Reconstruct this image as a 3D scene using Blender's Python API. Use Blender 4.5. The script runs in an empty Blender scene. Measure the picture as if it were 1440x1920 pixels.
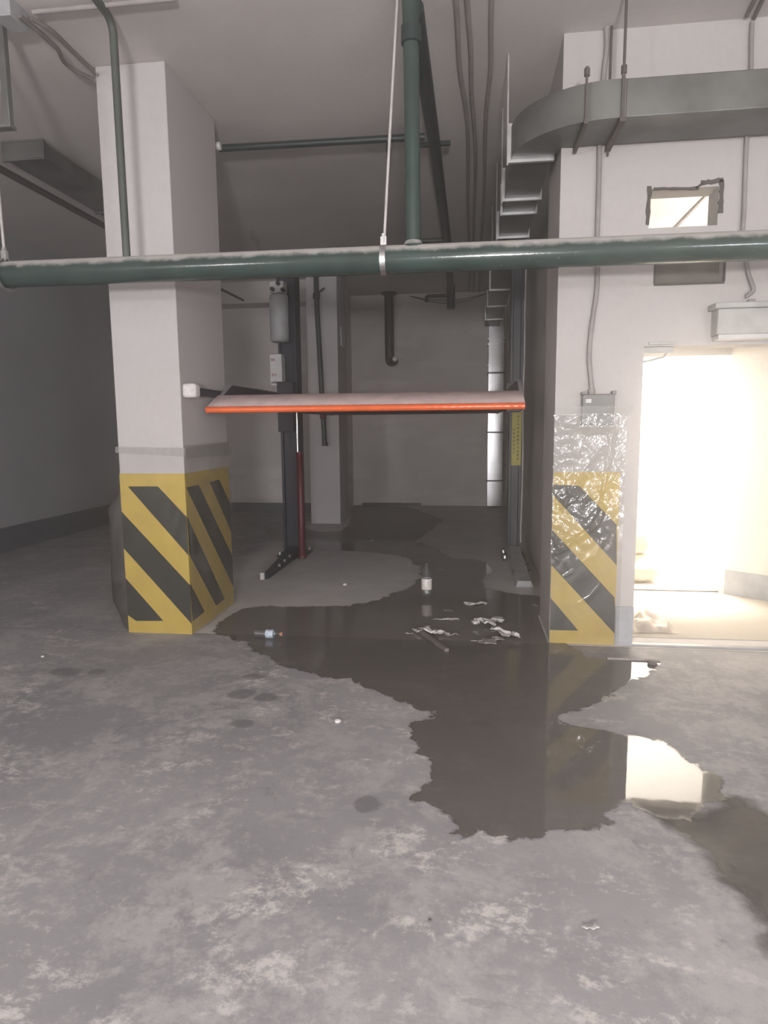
import bpy, math, random
import numpy as np
from mathutils import Vector, Matrix, noise as mnoise

# ------------------------------------------------------------------ camera
SC = bpy.context.scene
COL = SC.collection
F = 1231.06                       # focal length in pixels of the 1440x1920 frame
_dn = Vector((86.0, 9440.0, F)).normalized()
_dp = Vector((160.0, -162.0, F)).normalized()
_rt = _dn.cross(_dp)
EYE = Vector((0.0, 0.0, 1.5))


def ray(px, py):
    v = Vector((px - 720.0, py - 960.0, F))
    return Vector((_rt.dot(v), _dp.dot(v), -_dn.dot(v)))


def at_z(px, py, z=0.0):
    r = ray(px, py)
    return EYE + r * ((z - EYE.z) / r.z)


cam_data = bpy.data.cameras.new('camera')
cam = bpy.data.objects.new('camera', cam_data)
COL.objects.link(cam)
_cols = (Vector((_rt.x, _dp.x, -_dn.x)), Vector((-_rt.y, -_dp.y, _dn.y)), Vector((-_rt.z, -_dp.z, _dn.z)))
cam.matrix_world = Matrix(((_cols[0].x, _cols[1].x, _cols[2].x, EYE.x),
                           (_cols[0].y, _cols[1].y, _cols[2].y, EYE.y),
                           (_cols[0].z, _cols[1].z, _cols[2].z, EYE.z),
                           (0, 0, 0, 1)))
cam_data.sensor_fit = 'VERTICAL'
cam_data.sensor_height = 36.0
cam_data.sensor_width = 27.0
cam_data.lens = F / 1920.0 * 36.0
cam_data.clip_start = 0.05
SC.camera = cam

# ------------------------------------------------------------------ world, lamps, exposure
w = bpy.data.worlds.new('world')
SC.world = w
w.use_nodes = True
w.node_tree.nodes['Background'].inputs[0].default_value = (0.5, 0.52, 0.56, 1)
w.node_tree.nodes['Background'].inputs[1].default_value = 0.05
# thin haze added to the air to imitate lens glow around the doorway
_vol = w.node_tree.nodes.new('ShaderNodeVolumeScatter')
_vol.inputs['Color'].default_value = (1, 0.98, 0.95, 1)
_vol.inputs['Density'].default_value = 0.033
_vol.inputs['Anisotropy'].default_value = 0.86
w.node_tree.links.new(_vol.outputs[0], w.node_tree.nodes['World Output'].inputs['Volume'])
SC.cycles.volume_bounces = 1
SC.view_settings.view_transform = 'Standard'
SC.view_settings.look = 'None'
SC.view_settings.gamma = 1.0
SC.view_settings.use_curve_mapping = False
SC.view_settings.exposure = 0.25
SC.cycles.max_bounces = 10
SC.cycles.diffuse_bounces = 5
SC.cycles.transparent_max_bounces = 24
SC.cycles.caustics_reflective = False
SC.cycles.caustics_refractive = False
SC.cycles.sample_clamp_indirect = 6.0
SC.cycles.use_denoising = True


def lamp(name, loc, target, size, power, color=(1, 1, 1), size_y=None, spread=180):
    d = bpy.data.lights.new(name, 'AREA')
    d.shape = 'RECTANGLE'
    d.size = size
    d.size_y = size_y or size
    d.energy = power
    d.color = color
    d.spread = math.radians(spread)
    o = bpy.data.objects.new(name, d)
    COL.objects.link(o)
    o.location = loc
    o.rotation_euler = (Vector(target) - Vector(loc)).to_track_quat('-Z', 'Y').to_euler()
    return o


def bulb(name, loc, radius, power, color):
    d = bpy.data.lights.new(name, 'POINT')
    d.shadow_soft_size = radius
    d.energy = power
    d.color = color
    o = bpy.data.objects.new(name, d)
    COL.objects.link(o)
    o.location = loc
    return o


lamp('work_lamp_light', (0.35, -3.4, 1.4), (-0.2, 5.0, 1.6), 0.5, 370, (1.0, 0.965, 0.95), 0.35)
bulb('aisle_fill_light', (-4.6, -5.2, 2.3), 0.3, 520, (1.0, 0.97, 0.95))  # two unseen fill lights added for ceiling, floor and inner pillar faces
bulb('aisle_fill_light', (4.5, -5.2, 2.3), 0.3, 520, (0.97, 0.97, 1.0))
bulb('near_lamp_light', (0.4, -0.7, 2.9), 0.25, 50, (0.97, 0.97, 1.0))
lamp('vestibule_lamp_light', (2.7, 4.95, 3.3), (1.6, 6.04, 3.35), 0.3, 15, (1.0, 0.96, 0.90), None, 100)
lamp('store_lamp_light', (2.2, 6.75, 3.6), (2.0, 8.6, 0.8), 0.8, 850, (1.0, 0.97, 0.93))


# ------------------------------------------------------------------ materials
def nt(name):
    m = bpy.data.materials.new(name)
    m.use_nodes = True
    t = m.node_tree
    t.nodes.clear()
    return m, t.nodes, t.links


def mth(N, L, op, a, b=None, c=None, clamp=False):
    n = N.new('ShaderNodeMath')
    n.operation = op
    n.use_clamp = clamp
    for i, v in enumerate((a, b, c)):
        if v is None:
            continue
        if isinstance(v, (int, float)):
            n.inputs[i].default_value = v
        else:
            L.new(v, n.inputs[i])
    return n.outputs[0]


def noise(N, L, vec, scale, detail=4, rough=0.55, dist=0.0):
    n = N.new('ShaderNodeTexNoise')
    n.inputs['Scale'].default_value = scale
    n.inputs['Detail'].default_value = detail
    n.inputs['Roughness'].default_value = rough
    n.inputs['Distortion'].default_value = dist
    if vec is not None:
        L.new(vec, n.inputs['Vector'])
    return n.outputs['Fac']


def ramp(N, L, fac, lo, hi, a=0.0, b=1.0):
    n = N.new('ShaderNodeMapRange')
    n.interpolation_type = 'SMOOTHSTEP'
    L.new(fac, n.inputs['Value'])
    n.inputs['From Min'].default_value = lo
    n.inputs['From Max'].default_value = hi
    n.inputs['To Min'].default_value = a
    n.inputs['To Max'].default_value = b
    return n.outputs['Result']


def mixc(N, L, fac, a, b, mode='MIX'):
    n = N.new('ShaderNodeMix')
    n.data_type = 'RGBA'
    n.blend_type = mode
    for i, v in ((0, fac), (6, a), (7, b)):
        if isinstance(v, (int, float)):
            n.inputs[i].default_value = v
        elif isinstance(v, tuple):
            n.inputs[i].default_value = (v + (1,))[:4]
        else:
            L.new(v, n.inputs[i])
    return n.outputs[2]


def coords(N, L, scale=(1, 1, 1), rot=(0, 0, 0)):
    tc = N.new('ShaderNodeNewGeometry')
    mp = N.new('ShaderNodeMapping')
    mp.inputs['Scale'].default_value = scale
    mp.inputs['Rotation'].default_value = rot
    L.new(tc.outputs['Position'], mp.inputs['Vector'])
    return mp.outputs['Vector']


def finish(m, N, L, col, rough, metal=0.0, bump=None, bump_s=0.2, bump_d=0.01, ior=1.45, spec=None):
    p = N.new('ShaderNodeBsdfPrincipled')
    o = N.new('ShaderNodeOutputMaterial')
    for k, v in (('Base Color', col), ('Roughness', rough), ('Metallic', metal)):
        if isinstance(v, (int, float)):
            p.inputs[k].default_value = v
        elif isinstance(v, tuple):
            p.inputs[k].default_value = (v + (1,))[:4]
        else:
            L.new(v, p.inputs[k])
    p.inputs['IOR'].default_value = ior
    if spec is not None:
        p.inputs['Specular IOR Level'].default_value = spec
    if bump is not None:
        b = N.new('ShaderNodeBump')
        b.inputs['Strength'].default_value = bump_s
        b.inputs['Distance'].default_value = bump_d
        L.new(bump, b.inputs['Height'])
        L.new(b.outputs[0], p.inputs['Normal'])
    L.new(p.outputs[0], o.inputs[0])
    return p


def plain(name, col, rough=0.5, metal=0.0, var=0.12, scale=9.0, bump=0.0, spec=None):
    m, N, L = nt(name)
    v = coords(N, L)
    n = noise(N, L, v, scale, 5)
    dark = tuple(c * (1 - var) for c in col)
    lite = tuple(min(1, c * (1 + var)) for c in col)
    c = mixc(N, L, ramp(N, L, n, 0.3, 0.7), dark, lite)
    finish(m, N, L, c, rough, metal, n if bump else None, bump, 0.004, spec=spec)
    return m


def plaster(name, col, var=0.06, patch=None):
    m, N, L = nt(name)
    v = coords(N, L)
    big = noise(N, L, v, 0.9, 3)
    fine = noise(N, L, v, 30, 6)
    c = mixc(N, L, ramp(N, L, big, 0.3, 0.7), tuple(x * (1 - var) for x in col), tuple(x * (1 + var) for x in col))
    c = mixc(N, L, ramp(N, L, fine, 0.35, 0.75, 0, 0.25), c, tuple(x * 0.82 for x in col))
    if patch:
        pv = noise(N, L, coords(N, L, (0.5, 0.5, 1.6)), 1.7, 5)
        c = mixc(N, L, ramp(N, L, pv, 0.52, 0.62, 0, 0.6), c, patch)
    finish(m, N, L, c, 0.85, bump=fine, bump_s=0.12, bump_d=0.004, spec=0.25)
    return m


def dusty(name, col, dust, rough=0.35, amount=1.0, metal=0.0):
    """paint or metal with dust lying on the faces that look up"""
    m, N, L = nt(name)
    v = coords(N, L)
    g = N.new('ShaderNodeNewGeometry')
    s = N.new('ShaderNodeSeparateXYZ')
    L.new(g.outputs['Normal'], s.inputs[0])
    n = noise(N, L, v, 14, 6, 0.65)
    up = mth(N, L, 'ADD', s.outputs[2], mth(N, L, 'MULTIPLY', mth(N, L, 'SUBTRACT', n, 0.5), 0.7))
    fac = ramp(N, L, up, 0.25, 0.75, 0.0, amount)
    spots = ramp(N, L, noise(N, L, v, 45, 3), 0.70, 0.76, 0, 0.35)
    fac = mth(N, L, 'MAXIMUM', fac, spots)
    base = mixc(N, L, ramp(N, L, noise(N, L, v, 5, 4), 0.3, 0.7), tuple(c * 0.85 for c in col), tuple(c * 1.15 for c in col))
    c = mixc(N, L, fac, base, dust)
    r = mth(N, L, 'ADD', rough, mth(N, L, 'MULTIPLY', fac, 0.85 - rough))
    mt = mth(N, L, 'MULTIPLY', mth(N, L, 'SUBTRACT', 1.0, fac), metal)
    finish(m, N, L, c, r, mt, noise(N, L, v, 60, 3), 0.15, 0.003)
    return m


def spot(N, L, v, px, py, ra, rb, lo, hi, rag):
    """ragged oval patch lying at one place on the floor"""
    p = at_z(px, py)
    mp = N.new('ShaderNodeMapping')
    mp.inputs['Location'].default_value = (-p.x / ra, -p.y / rb, 0)
    mp.inputs['Scale'].default_value = (1 / ra, 1 / rb, 0)
    L.new(v, mp.inputs['Vector'])
    ln = N.new('ShaderNodeVectorMath')
    ln.operation = 'LENGTH'
    L.new(mp.outputs[0], ln.inputs[0])
    e = mth(N, L, 'ADD', ln.outputs['Value'], rag)
    return ramp(N, L, e, hi, lo)


def concrete_nodes(N, L):
    v = coords(N, L)
    big = noise(N, L, v, 0.5, 4, 0.5, 0.4)
    mid = noise(N, L, v, 1.9, 12, 0.75, 0.25)
    fine = noise(N, L, v, 42, 6, 0.7)
    smear = noise(N, L, coords(N, L, (1.0, 1.7, 1), (0, 0, 0.5)), 3.0, 14, 0.8, 0.25)
    zone = ramp(N, L, noise(N, L, coords(N, L, (1, 1, 1), (0, 0, 0.2)), 0.8, 3, 0.5, 0.3), 0.42, 0.60)
    ragged = mth(N, L, 'MULTIPLY', mth(N, L, 'SUBTRACT', noise(N, L, v, 9, 5, 0.7), 0.5), 1.7)
    for px, py, rad in ((740, 1390, 0.38), (600, 1290, 0.35), (850, 1640, 0.42), (560, 1690, 0.3), (1000, 1725, 0.26), (330, 1460, 0.4), (1150, 1700, 0.2)):
        zone = mth(N, L, 'MAXIMUM', zone, spot(N, L, v, px, py, rad, rad, 0.5, 1.2, ragged))
    foot = noise(N, L, coords(N, L, (1.2, 0.8, 1), (0, 0, -0.3)), 4.5, 9, 0.72, 0.5)
    grain = mth(N, L, 'SUBTRACT', noise(N, L, v, 19, 9, 0.78), 0.5)
    streak = noise(N, L, coords(N, L, (1.5, 9.0, 1), (0, 0, 0.35)), 2.2, 5, 0.6, 0.3)
    c = mixc(N, L, ramp(N, L, big, 0.34, 0.66), (0.225, 0.22, 0.23), (0.33, 0.32, 0.325))
    c = mixc(N, L, ramp(N, L, mth(N, L, 'ADD', mid, mth(N, L, 'MULTIPLY', grain, 0.35)), 0.46, 0.60, 0, 0.6), c, (0.42, 0.405, 0.40))
    sf = mth(N, L, 'ADD', smear, mth(N, L, 'MULTIPLY', grain, 0.55))
    sx = N.new('ShaderNodeSeparateXYZ')
    L.new(v, sx.inputs[0])
    worn = ramp(N, L, sx.outputs[0], 0.55, 1.0, 1.0, 0.25)       # fewer dust prints on the swept side by the doorway
    sm = mth(N, L, 'MULTIPLY', mth(N, L, 'MULTIPLY', ramp(N, L, sf, 0.52, 0.64), worn), mth(N, L, 'ADD', 0.22, mth(N, L, 'MULTIPLY', zone, 0.50)))
    c = mixc(N, L, sm, c, (0.62, 0.585, 0.555))
    ff = mth(N, L, 'ADD', foot, mth(N, L, 'MULTIPLY', grain, 0.4))
    c = mixc(N, L, ramp(N, L, ff, 0.60, 0.70, 0, 0.55), c, (0.15, 0.146, 0.15))
    c = mixc(N, L, ramp(N, L, streak, 0.60, 0.68, 0, 0.3), c, (0.17, 0.166, 0.17))
    c = mixc(N, L, ramp(N, L, grain, 0.06, 0.2, 0, 0.35), c, (0.50, 0.48, 0.465))
    c = mixc(N, L, ramp(N, L, grain, -0.08, -0.2, 0, 0.4), c, (0.17, 0.165, 0.167))
    for px, py, ra, rb in ((452, 1302, 0.085, 0.07), (499, 1307, 0.075, 0.06), (475, 1269, 0.07, 0.05), (690, 1506, 0.055, 0.06), (120, 1259, 0.12, 0.07), (183, 1259, 0.06, 0.05), (456, 1357, 0.06, 0.05), (900, 1357, 0.05, 0.04)):
        c = mixc(N, L, mth(N, L, 'MULTIPLY', spot(N, L, v, px, py, ra, rb, 0.75, 1.15, ragged), 0.6), c, (0.12, 0.117, 0.12))
    # the bay's own smoother screed starts at the joint between the pillars
    bay = mth(N, L, 'MULTIPLY', mth(N, L, 'GREATER_THAN', sx.outputs[1], 4.47), ramp(N, L, sx.outputs[0], -2.7, -2.3))
    bayc = mixc(N, L, ramp(N, L, mid, 0.4, 0.62), (0.56, 0.536, 0.525), (0.64, 0.61, 0.595))
    bayc = mixc(N, L, ramp(N, L, grain, 0.02, 0.2, 0, 0.3), bayc, (0.36, 0.35, 0.345))
    c = mixc(N, L, mth(N, L, 'MULTIPLY', bay, 0.9), c, bayc)
    joint = ramp(N, L, mth(N, L, 'ABSOLUTE', mth(N, L, 'SUBTRACT', sx.outputs[1], 4.455)), 0.004, 0.014, 0.45, 0.0)
    c = mixc(N, L, joint, c, (0.15, 0.145, 0.14))
    c = mixc(N, L, ramp(N, L, noise(N, L, v, 95, 2), 0.66, 0.74, 0, 0.35), c, (0.14, 0.135, 0.135))
    h = mth(N, L, 'ADD', mth(N, L, 'MULTIPLY', fine, 0.6), smear)
    return v, c, h


def make_floor_mat():
    m, N, L = nt('concrete_floor')
    v, c, h = concrete_nodes(N, L)
    finish(m, N, L, c, 0.72, bump=h, bump_s=0.25, bump_d=0.006, spec=0.3)
    return m


def wet_mat(name, wid, namp, dark, rough, tint):
    m, N, L = nt(name)
    v, c, h = concrete_nodes(N, L)
    a = N.new('ShaderNodeAttribute')
    a.attribute_name = 'inside'
    n1 = noise(N, L, v, 6, 8, 0.68, 0.6)
    e = mth(N, L, 'ADD', a.outputs['Fac'], mth(N, L, 'MULTIPLY', mth(N, L, 'SUBTRACT', n1, 0.5), namp))
    alpha = ramp(N, L, e, -wid * 0.3, wid)
    wetc = mixc(N, L, 1.0, c, dark, 'MULTIPLY')
    wetc = mixc(N, L, 0.5, wetc, tint)
    rn = ramp(N, L, noise(N, L, v, 2.2, 3), 0.35, 0.7, rough * 0.55, rough * 1.6)
    rr = mth(N, L, 'ADD', rn, mth(N, L, 'MULTIPLY', ramp(N, L, e, 0.0, 0.04, 1.0, 0.0), 0.15))
    sy = N.new('ShaderNodeSeparateXYZ')
    L.new(v, sy.inputs[0])
    rr = mth(N, L, 'ADD', rr, ramp(N, L, sy.outputs[1], 7.4, 9.0, 0.0, 0.32))   # only damp, no standing water, towards the back wall
    p = N.new('ShaderNodeBsdfPrincipled')
    L.new(wetc, p.inputs['Base Color'])
    L.new(rr, p.inputs['Roughness'])
    p.inputs['IOR'].default_value = 1.31
    b = N.new('ShaderNodeBump')
    b.inputs['Strength'].default_value = 0.05
    b.inputs['Distance'].default_value = 0.002
    L.new(noise(N, L, v, 18, 4), b.inputs['Height'])
    L.new(b.outputs[0], p.inputs['Normal'])
    t = N.new('ShaderNodeBsdfTransparent')
    mx = N.new('ShaderNodeMixShader')
    o = N.new('ShaderNodeOutputMaterial')
    L.new(alpha, mx.inputs[0])
    L.new(t.outputs[0], mx.inputs[1])
    L.new(p.outputs[0], mx.inputs[2])
    L.new(mx.outputs[0], o.inputs[0])
    return m


def film_mat(name, haze, tint=(0.8, 0.8, 0.8), rough=0.08, bump=0.5, scale=16, gloss=1.0, through=(0.96, 0.96, 0.95), detail=5, slack_above=None):
    m, N, L = nt(name)
    v = coords(N, L, (0.55, 1.0, 1.5), (0, 0.6, 0))
    v.node.vector_type = 'TEXTURE'
    n1 = noise(N, L, v, scale, detail, 0.6, 1.2)
    n2 = noise(N, L, v, scale * 0.3, 3, 0.5, 0.8)
    h = mth(N, L, 'ADD', mth(N, L, 'ABSOLUTE', mth(N, L, 'SUBTRACT', n1, 0.5)), mth(N, L, 'MULTIPLY', n2, 1.5))
    b = N.new('ShaderNodeBump')
    b.inputs['Strength'].default_value = bump
    b.inputs['Distance'].default_value = 0.02
    if slack_above:      # pulled taut below this height, slack and crinkled above it
        sx = N.new('ShaderNodeSeparateXYZ')
        L.new(N.new('ShaderNodeNewGeometry').outputs['Position'], sx.inputs[0])
        zed = mth(N, L, 'ADD', sx.outputs[2], mth(N, L, 'MULTIPLY', sx.outputs[0], -0.55))
        L.new(mth(N, L, 'MULTIPLY', ramp(N, L, zed, slack_above, slack_above + 0.45, 0.10, 1.0), bump), b.inputs['Strength'])
    L.new(h, b.inputs['Height'])
    t = N.new('ShaderNodeBsdfTransparent')
    t.inputs[0].default_value = through + (1,)
    d = N.new('ShaderNodeBsdfDiffuse')
    d.inputs[0].default_value = tint + (1,)
    g = N.new('ShaderNodeBsdfGlossy')
    g.inputs['Roughness'].default_value = rough
    L.new(b.outputs[0], g.inputs['Normal'])
    fr = N.new('ShaderNodeFresnel')
    fr.inputs[0].default_value = 1.5
    L.new(b.outputs[0], fr.inputs['Normal'])
    m1 = N.new('ShaderNodeMixShader')
    hz = ramp(N, L, n2, 0.3, 0.75, haze * 0.4, haze * 1.6)
    L.new(hz, m1.inputs[0])
    L.new(t.outputs[0], m1.inputs[1])
    L.new(d.outputs[0], m1.inputs[2])
    m2 = N.new('ShaderNodeMixShader')
    L.new(mth(N, L, 'MINIMUM', mth(N, L, 'MULTIPLY', fr.outputs[0], gloss), 0.13), m2.inputs[0])
    L.new(m1.outputs[0], m2.inputs[1])
    L.new(g.outputs[0], m2.inputs[2])
    o = N.new('ShaderNodeOutputMaterial')
    L.new(m2.outputs[0], o.inputs[0])
    return m


M = {}
M['floor'] = make_floor_mat()
M['ceiling'] = plaster('ceiling_plaster', (0.61, 0.57, 0.548))
M['white_wall'] = plaster('white_wall_plaster', (0.465, 0.44, 0.428), 0.04)
M['pillar'] = plaster('pillar_plaster', (0.49, 0.465, 0.462), 0.03)
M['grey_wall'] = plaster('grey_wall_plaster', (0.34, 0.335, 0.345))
M['bay_wall'] = plaster('bay_side_plaster', (0.50, 0.475, 0.46))
M['back_wall'] = plaster('bare_back_plaster', (0.66, 0.62, 0.60), 0.1, (0.76, 0.72, 0.70))
M['room_wall'] = plaster('store_wall_plaster', (0.78, 0.75, 0.70), 0.03)
M['vestibule_wall'] = plaster('vestibule_wall_plaster', (0.57, 0.54, 0.50), 0.03)
M['room_floor'] = plaster('store_floor_screed', (0.44, 0.405, 0.35), 0.08)
M['skirting'] = plain('grey_skirting_paint', (0.105, 0.108, 0.118), 0.6)
M['skirting_light'] = plain('pale_grey_skirting_paint', (0.33, 0.34, 0.36), 0.6)
M['yellow'] = plain('hazard_yellow_paint', (0.48, 0.345, 0.075), 0.5, var=0.06)
M['black'] = plain('hazard_black_paint', (0.022, 0.023, 0.022), 0.5, var=0.2)
M['green'] = dusty('green_pipe_paint', (0.036, 0.056, 0.050), (0.40, 0.38, 0.36), 0.16)
M['green_dark'] = dusty('dark_green_pipe_paint', (0.022, 0.033, 0.031), (0.10, 0.10, 0.095), 0.4, 0.5)
M['drop_green'] = dusty('dull_green_pipe_paint', (0.065, 0.075, 0.068), (0.2, 0.19, 0.18), 0.55, 0.6)
M['steel'] = plain('zinc_steel', (0.55, 0.55, 0.54), 0.35, 0.9)
M['rod'] = plain('dusty_steel_rod', (0.48, 0.46, 0.45), 0.6, 0.3)
M['dark_rod'] = plain('brown_steel_rod', (0.10, 0.085, 0.08), 0.6, 0.3)
M['duct'] = plain('galvanised_duct_steel', (0.15, 0.152, 0.145), 0.5, 0.45, 0.25, 3.0)
M['duct_shiny'] = plain('bright_galvanised_steel', (0.60, 0.60, 0.61), 0.28, 0.85, 0.25, 2.0)
M['flange'] = plain('duct_flange_steel', (0.66, 0.66, 0.66), 0.3, 0.7)
M['conduit'] = plain('brown_grey_conduit', (0.29, 0.265, 0.255), 0.7)
M['conduit_dark'] = plain('dark_brown_conduit', (0.15, 0.135, 0.13), 0.7)
M['navy'] = plain('dark_navy_lift_paint', (0.018, 0.02, 0.032), 0.45)
M['rail'] = plain('dark_rail_paint', (0.03, 0.03, 0.038), 0.5)
M['orange'] = plain('orange_lift_paint', (0.72, 0.135, 0.04), 0.2, var=0.08)
M['orange_dust'] = plain('dusted_orange_paint', (0.80, 0.63, 0.61), 0.75, var=0.1, scale=7, bump=0.1)
M['deck'] = plain('lift_deck_steel', (0.12, 0.10, 0.10), 0.6)
M['red'] = plain('red_cylinder_paint', (0.10, 0.012, 0.015), 0.4)
M['chrome'] = plain('chrome_rod_metal', (0.85, 0.85, 0.86), 0.15, 1.0, 0.03)
M['grey_paint'] = plain('grey_machine_paint', (0.33, 0.33, 0.34), 0.5)
M['pale_box'] = plain('off_white_plastic', (0.52, 0.51, 0.51), 0.5, var=0.05)
M['foam'] = plain('white_foam', (0.62, 0.59, 0.58), 0.9, bump=0.4, scale=40)
M['highlight'] = plain('white_highlight_paint', (0.9, 0.89, 0.88), 0.3, var=0.02)
M['label'] = plain('yellow_label_paper', (0.46, 0.40, 0.10), 0.6, var=0.05)
M['ink'] = plain('dark_ink', (0.05, 0.045, 0.03), 0.7)
M['red_ink'] = plain('red_ink_print', (0.30, 0.08, 0.08), 0.7)
M['box_dark'] = plain('dark_grey_box_paint', (0.13, 0.13, 0.125), 0.35)
M['box_grey'] = plain('light_grey_box_paint', (0.36, 0.36, 0.345), 0.5)
M['recess'] = plain('dark_bare_recess', (0.16, 0.145, 0.13), 0.9)
M['torn'] = plain('dark_torn_edge', (0.09, 0.08, 0.072), 0.9)
M['wood'] = plain('wet_grey_wood', (0.16, 0.14, 0.125), 0.6)
M['paper'] = plain('white_paper', (0.62, 0.60, 0.58), 0.7)
M['paper_wet'] = plain('soaked_paper', (0.30, 0.28, 0.265), 0.5)
M['bottle_label'] = plain('white_bottle_label', (0.70, 0.66, 0.63), 0.4, var=0.15, scale=30)
M['blue_label'] = plain('pale_blue_bottle_label', (0.42, 0.48, 0.56), 0.4, var=0.3, scale=40)
M['cap'] = plain('orange_bottle_cap', (0.35, 0.16, 0.10), 0.5)
M['dark_plastic'] = plain('black_drain_plastic', (0.014, 0.013, 0.012), 0.4)
M['tape'] = film_mat('tape_film', 0.12, (0.62, 0.61, 0.60), 0.25, 0.1, gloss=0.25)
M['film_clear'] = film_mat('clear_cling_film', 0.015, (0.75, 0.74, 0.72), 0.12, 0.6, 15, 0.5)
M['film_wrinkled'] = film_mat('wrinkled_cling_film', 0.04, (0.8, 0.79, 0.77), 0.15, 0.55, 17, 3.0, detail=1.5, slack_above=0.22)
M['film_hazy'] = film_mat('hazy_cling_film', 0.16, (0.45, 0.43, 0.40), 0.2, 0.5, 10, 0.5)
M['film_bulge'] = film_mat('grey_bulging_film', 0.75, (0.09, 0.084, 0.082), 0.3, 0.4, 10, 0.3, (0.7, 0.7, 0.7))
M['bottle'] = film_mat('clear_bottle_plastic', 0.05, (0.6, 0.6, 0.6), 0.05, 0.1, 20, 1.6, (0.86, 0.87, 0.87))
M['sack'] = plain('pale_sack_cloth', (0.50, 0.43, 0.33), 0.9, bump=0.4)
M['sheet'] = plain('beige_plastic_sheet', (0.48, 0.42, 0.36), 0.5, var=0.15)
M['mark'] = plain('dark_marker', (0.1, 0.1, 0.1), 0.6)


# ------------------------------------------------------------------ mesh tools
class MB:
    def __init__(self):
        self.v, self.f, self.mi, self.sm = [], [], [], []

    def add(self, vs, fs, mi=0, smooth=False):
        k = len(self.v)
        self.v += [tuple(p) for p in vs]
        for f in fs:
            self.f.append(tuple(i + k for i in f))
            self.mi.append(mi)
            self.sm.append(smooth)
        return self

    def box(self, x0, x1, y0, y1, z0, z1, mi=0):
        vs = [(x, y, z) for z in (z0, z1) for y in (y0, y1) for x in (x0, x1)]
        return self.add(vs, [(0, 2, 3, 1), (4, 5, 7, 6), (0, 1, 5, 4), (2, 6, 7, 3), (0, 4, 6, 2), (1, 3, 7, 5)], mi)

    def hexa(self, bottom, top, mi=0):
        n = len(bottom)
        fs = [tuple(reversed(range(n))), tuple(range(n, 2 * n))]
        fs += [(i, (i + 1) % n, (i + 1) % n + n, i + n) for i in range(n)]
        return self.add(list(bottom) + list(top), fs, mi)

    def tube(self, pts, r, seg=14, mi=0, caps=True, rib=None):
        pts = [Vector(p) for p in pts]
        n = len(pts)
        rs = r if isinstance(r, (list, tuple)) else [r] * n
        t = [(pts[min(i + 1, n - 1)] - pts[max(i - 1, 0)]).normalized() for i in range(n)]
        u = t[0].orthogonal().normalized()
        vs = []
        for i in range(n):
            u = (u - t[i] * u.dot(t[i])).normalized()
            w_ = t[i].cross(u)
            for k in range(seg):
                a = 2 * math.pi * k / seg
                vs.append(pts[i] + (u * math.cos(a) + w_ * math.sin(a)) * rs[i])
        fs = [(i * seg + k, i * seg + (k + 1) % seg, (i + 1) * seg + (k + 1) % seg, (i + 1) * seg + k)
              for i in range(n - 1) for k in range(seg)]
        self.add(vs, fs, mi, True)
        if caps:
            self.add(vs[:seg], [tuple(reversed(range(seg)))], mi)
            self.add(vs[-seg:], [tuple(range(seg))], mi)
        return self

    def lathe(self, prof, c, axis='Z', seg=24, mi=0):
        vs = []
        for r, h in prof:
            for k in range(seg):
                a = 2 * math.pi * k / seg
                x, y = r * math.cos(a), r * math.sin(a)
                vs.append({'Z': (c[0] + x, c[1] + y, c[2] + h), 'X': (c[0] + h, c[1] + x, c[2] + y),
                           'Y': (c[0] + y, c[1] + h, c[2] + x)}[axis])
        n = len(prof)
        fs = [(i * seg + k, i * seg + (k + 1) % seg, (i + 1) * seg + (k + 1) % seg, (i + 1) * seg + k)
              for i in range(n - 1) for k in range(seg)]
        return self.add(vs, fs, mi, True)

    def build(self, name, mats, parent=None, bevel=0.0, loc=None, solid=0.0):
        if not isinstance(mats, (list, tuple)):
            mats = [mats]
        me = bpy.data.meshes.new(name)
        off = Vector(loc) if loc is not None else Vector((0, 0, 0))
        if parent is not None:
            off = parent_off(parent)
        me.from_pydata([(p[0] - off.x, p[1] - off.y, p[2] - off.z) for p in self.v], [], self.f)
        for m in mats:
            me.materials.append(m)
        for p, mi, s in zip(me.polygons, self.mi, self.sm):
            p.material_index = mi
            p.use_smooth = s
        me.update()
        try:
            me.set_sharp_from_angle(angle=math.radians(50))
        except Exception:
            pass
        o = bpy.data.objects.new(name, me)
        COL.objects.link(o)
        if parent is not None:
            o.parent = parent
        else:
            o.location = off
        if bevel:
            b = o.modifiers.new('bevel', 'BEVEL')
            b.width = bevel
            b.segments = 2
            b.limit_method = 'ANGLE'
        if solid:
            s = o.modifiers.new('solidify', 'SOLIDIFY')
            s.thickness = solid
        return o


def parent_off(p):
    o = Vector((0, 0, 0))
    while p is not None:
        o += p.location
        p = p.parent
    return o


def tag(o, label, cat, group=None, kind=None):
    o['label'] = label
    o['category'] = cat
    if group:
        o['group'] = group
    if kind:
        o['kind'] = kind
    return o


def thing(name, label, cat, loc, group=None):
    o = bpy.data.objects.new(name, None)
    o.empty_display_size = 0.1
    COL.objects.link(o)
    o.location = loc
    return tag(o, label, cat, group)


def struct(o, label, cat):
    return tag(o, label, cat, kind='structure')


def arc_path(pts, rad, n=7):
    """a polyline whose corners are rounded to the given radius"""
    pts = [Vector(p) for p in pts]
    out = [pts[0]]
    for i in range(1, len(pts) - 1):
        a, b, c = pts[i - 1], pts[i], pts[i + 1]
        d1, d2 = (a - b).normalized(), (c - b).normalized()
        r = min(rad, (a - b).length * 0.49, (c - b).length * 0.49)
        p0, p1 = b + d1 * r, b + d2 * r
        for k in range(n + 1):
            t = k / n
            out.append(p0 * (1 - t) ** 2 + b * 2 * t * (1 - t) + p1 * t * t)
    out.append(pts[-1])
    return out


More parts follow.
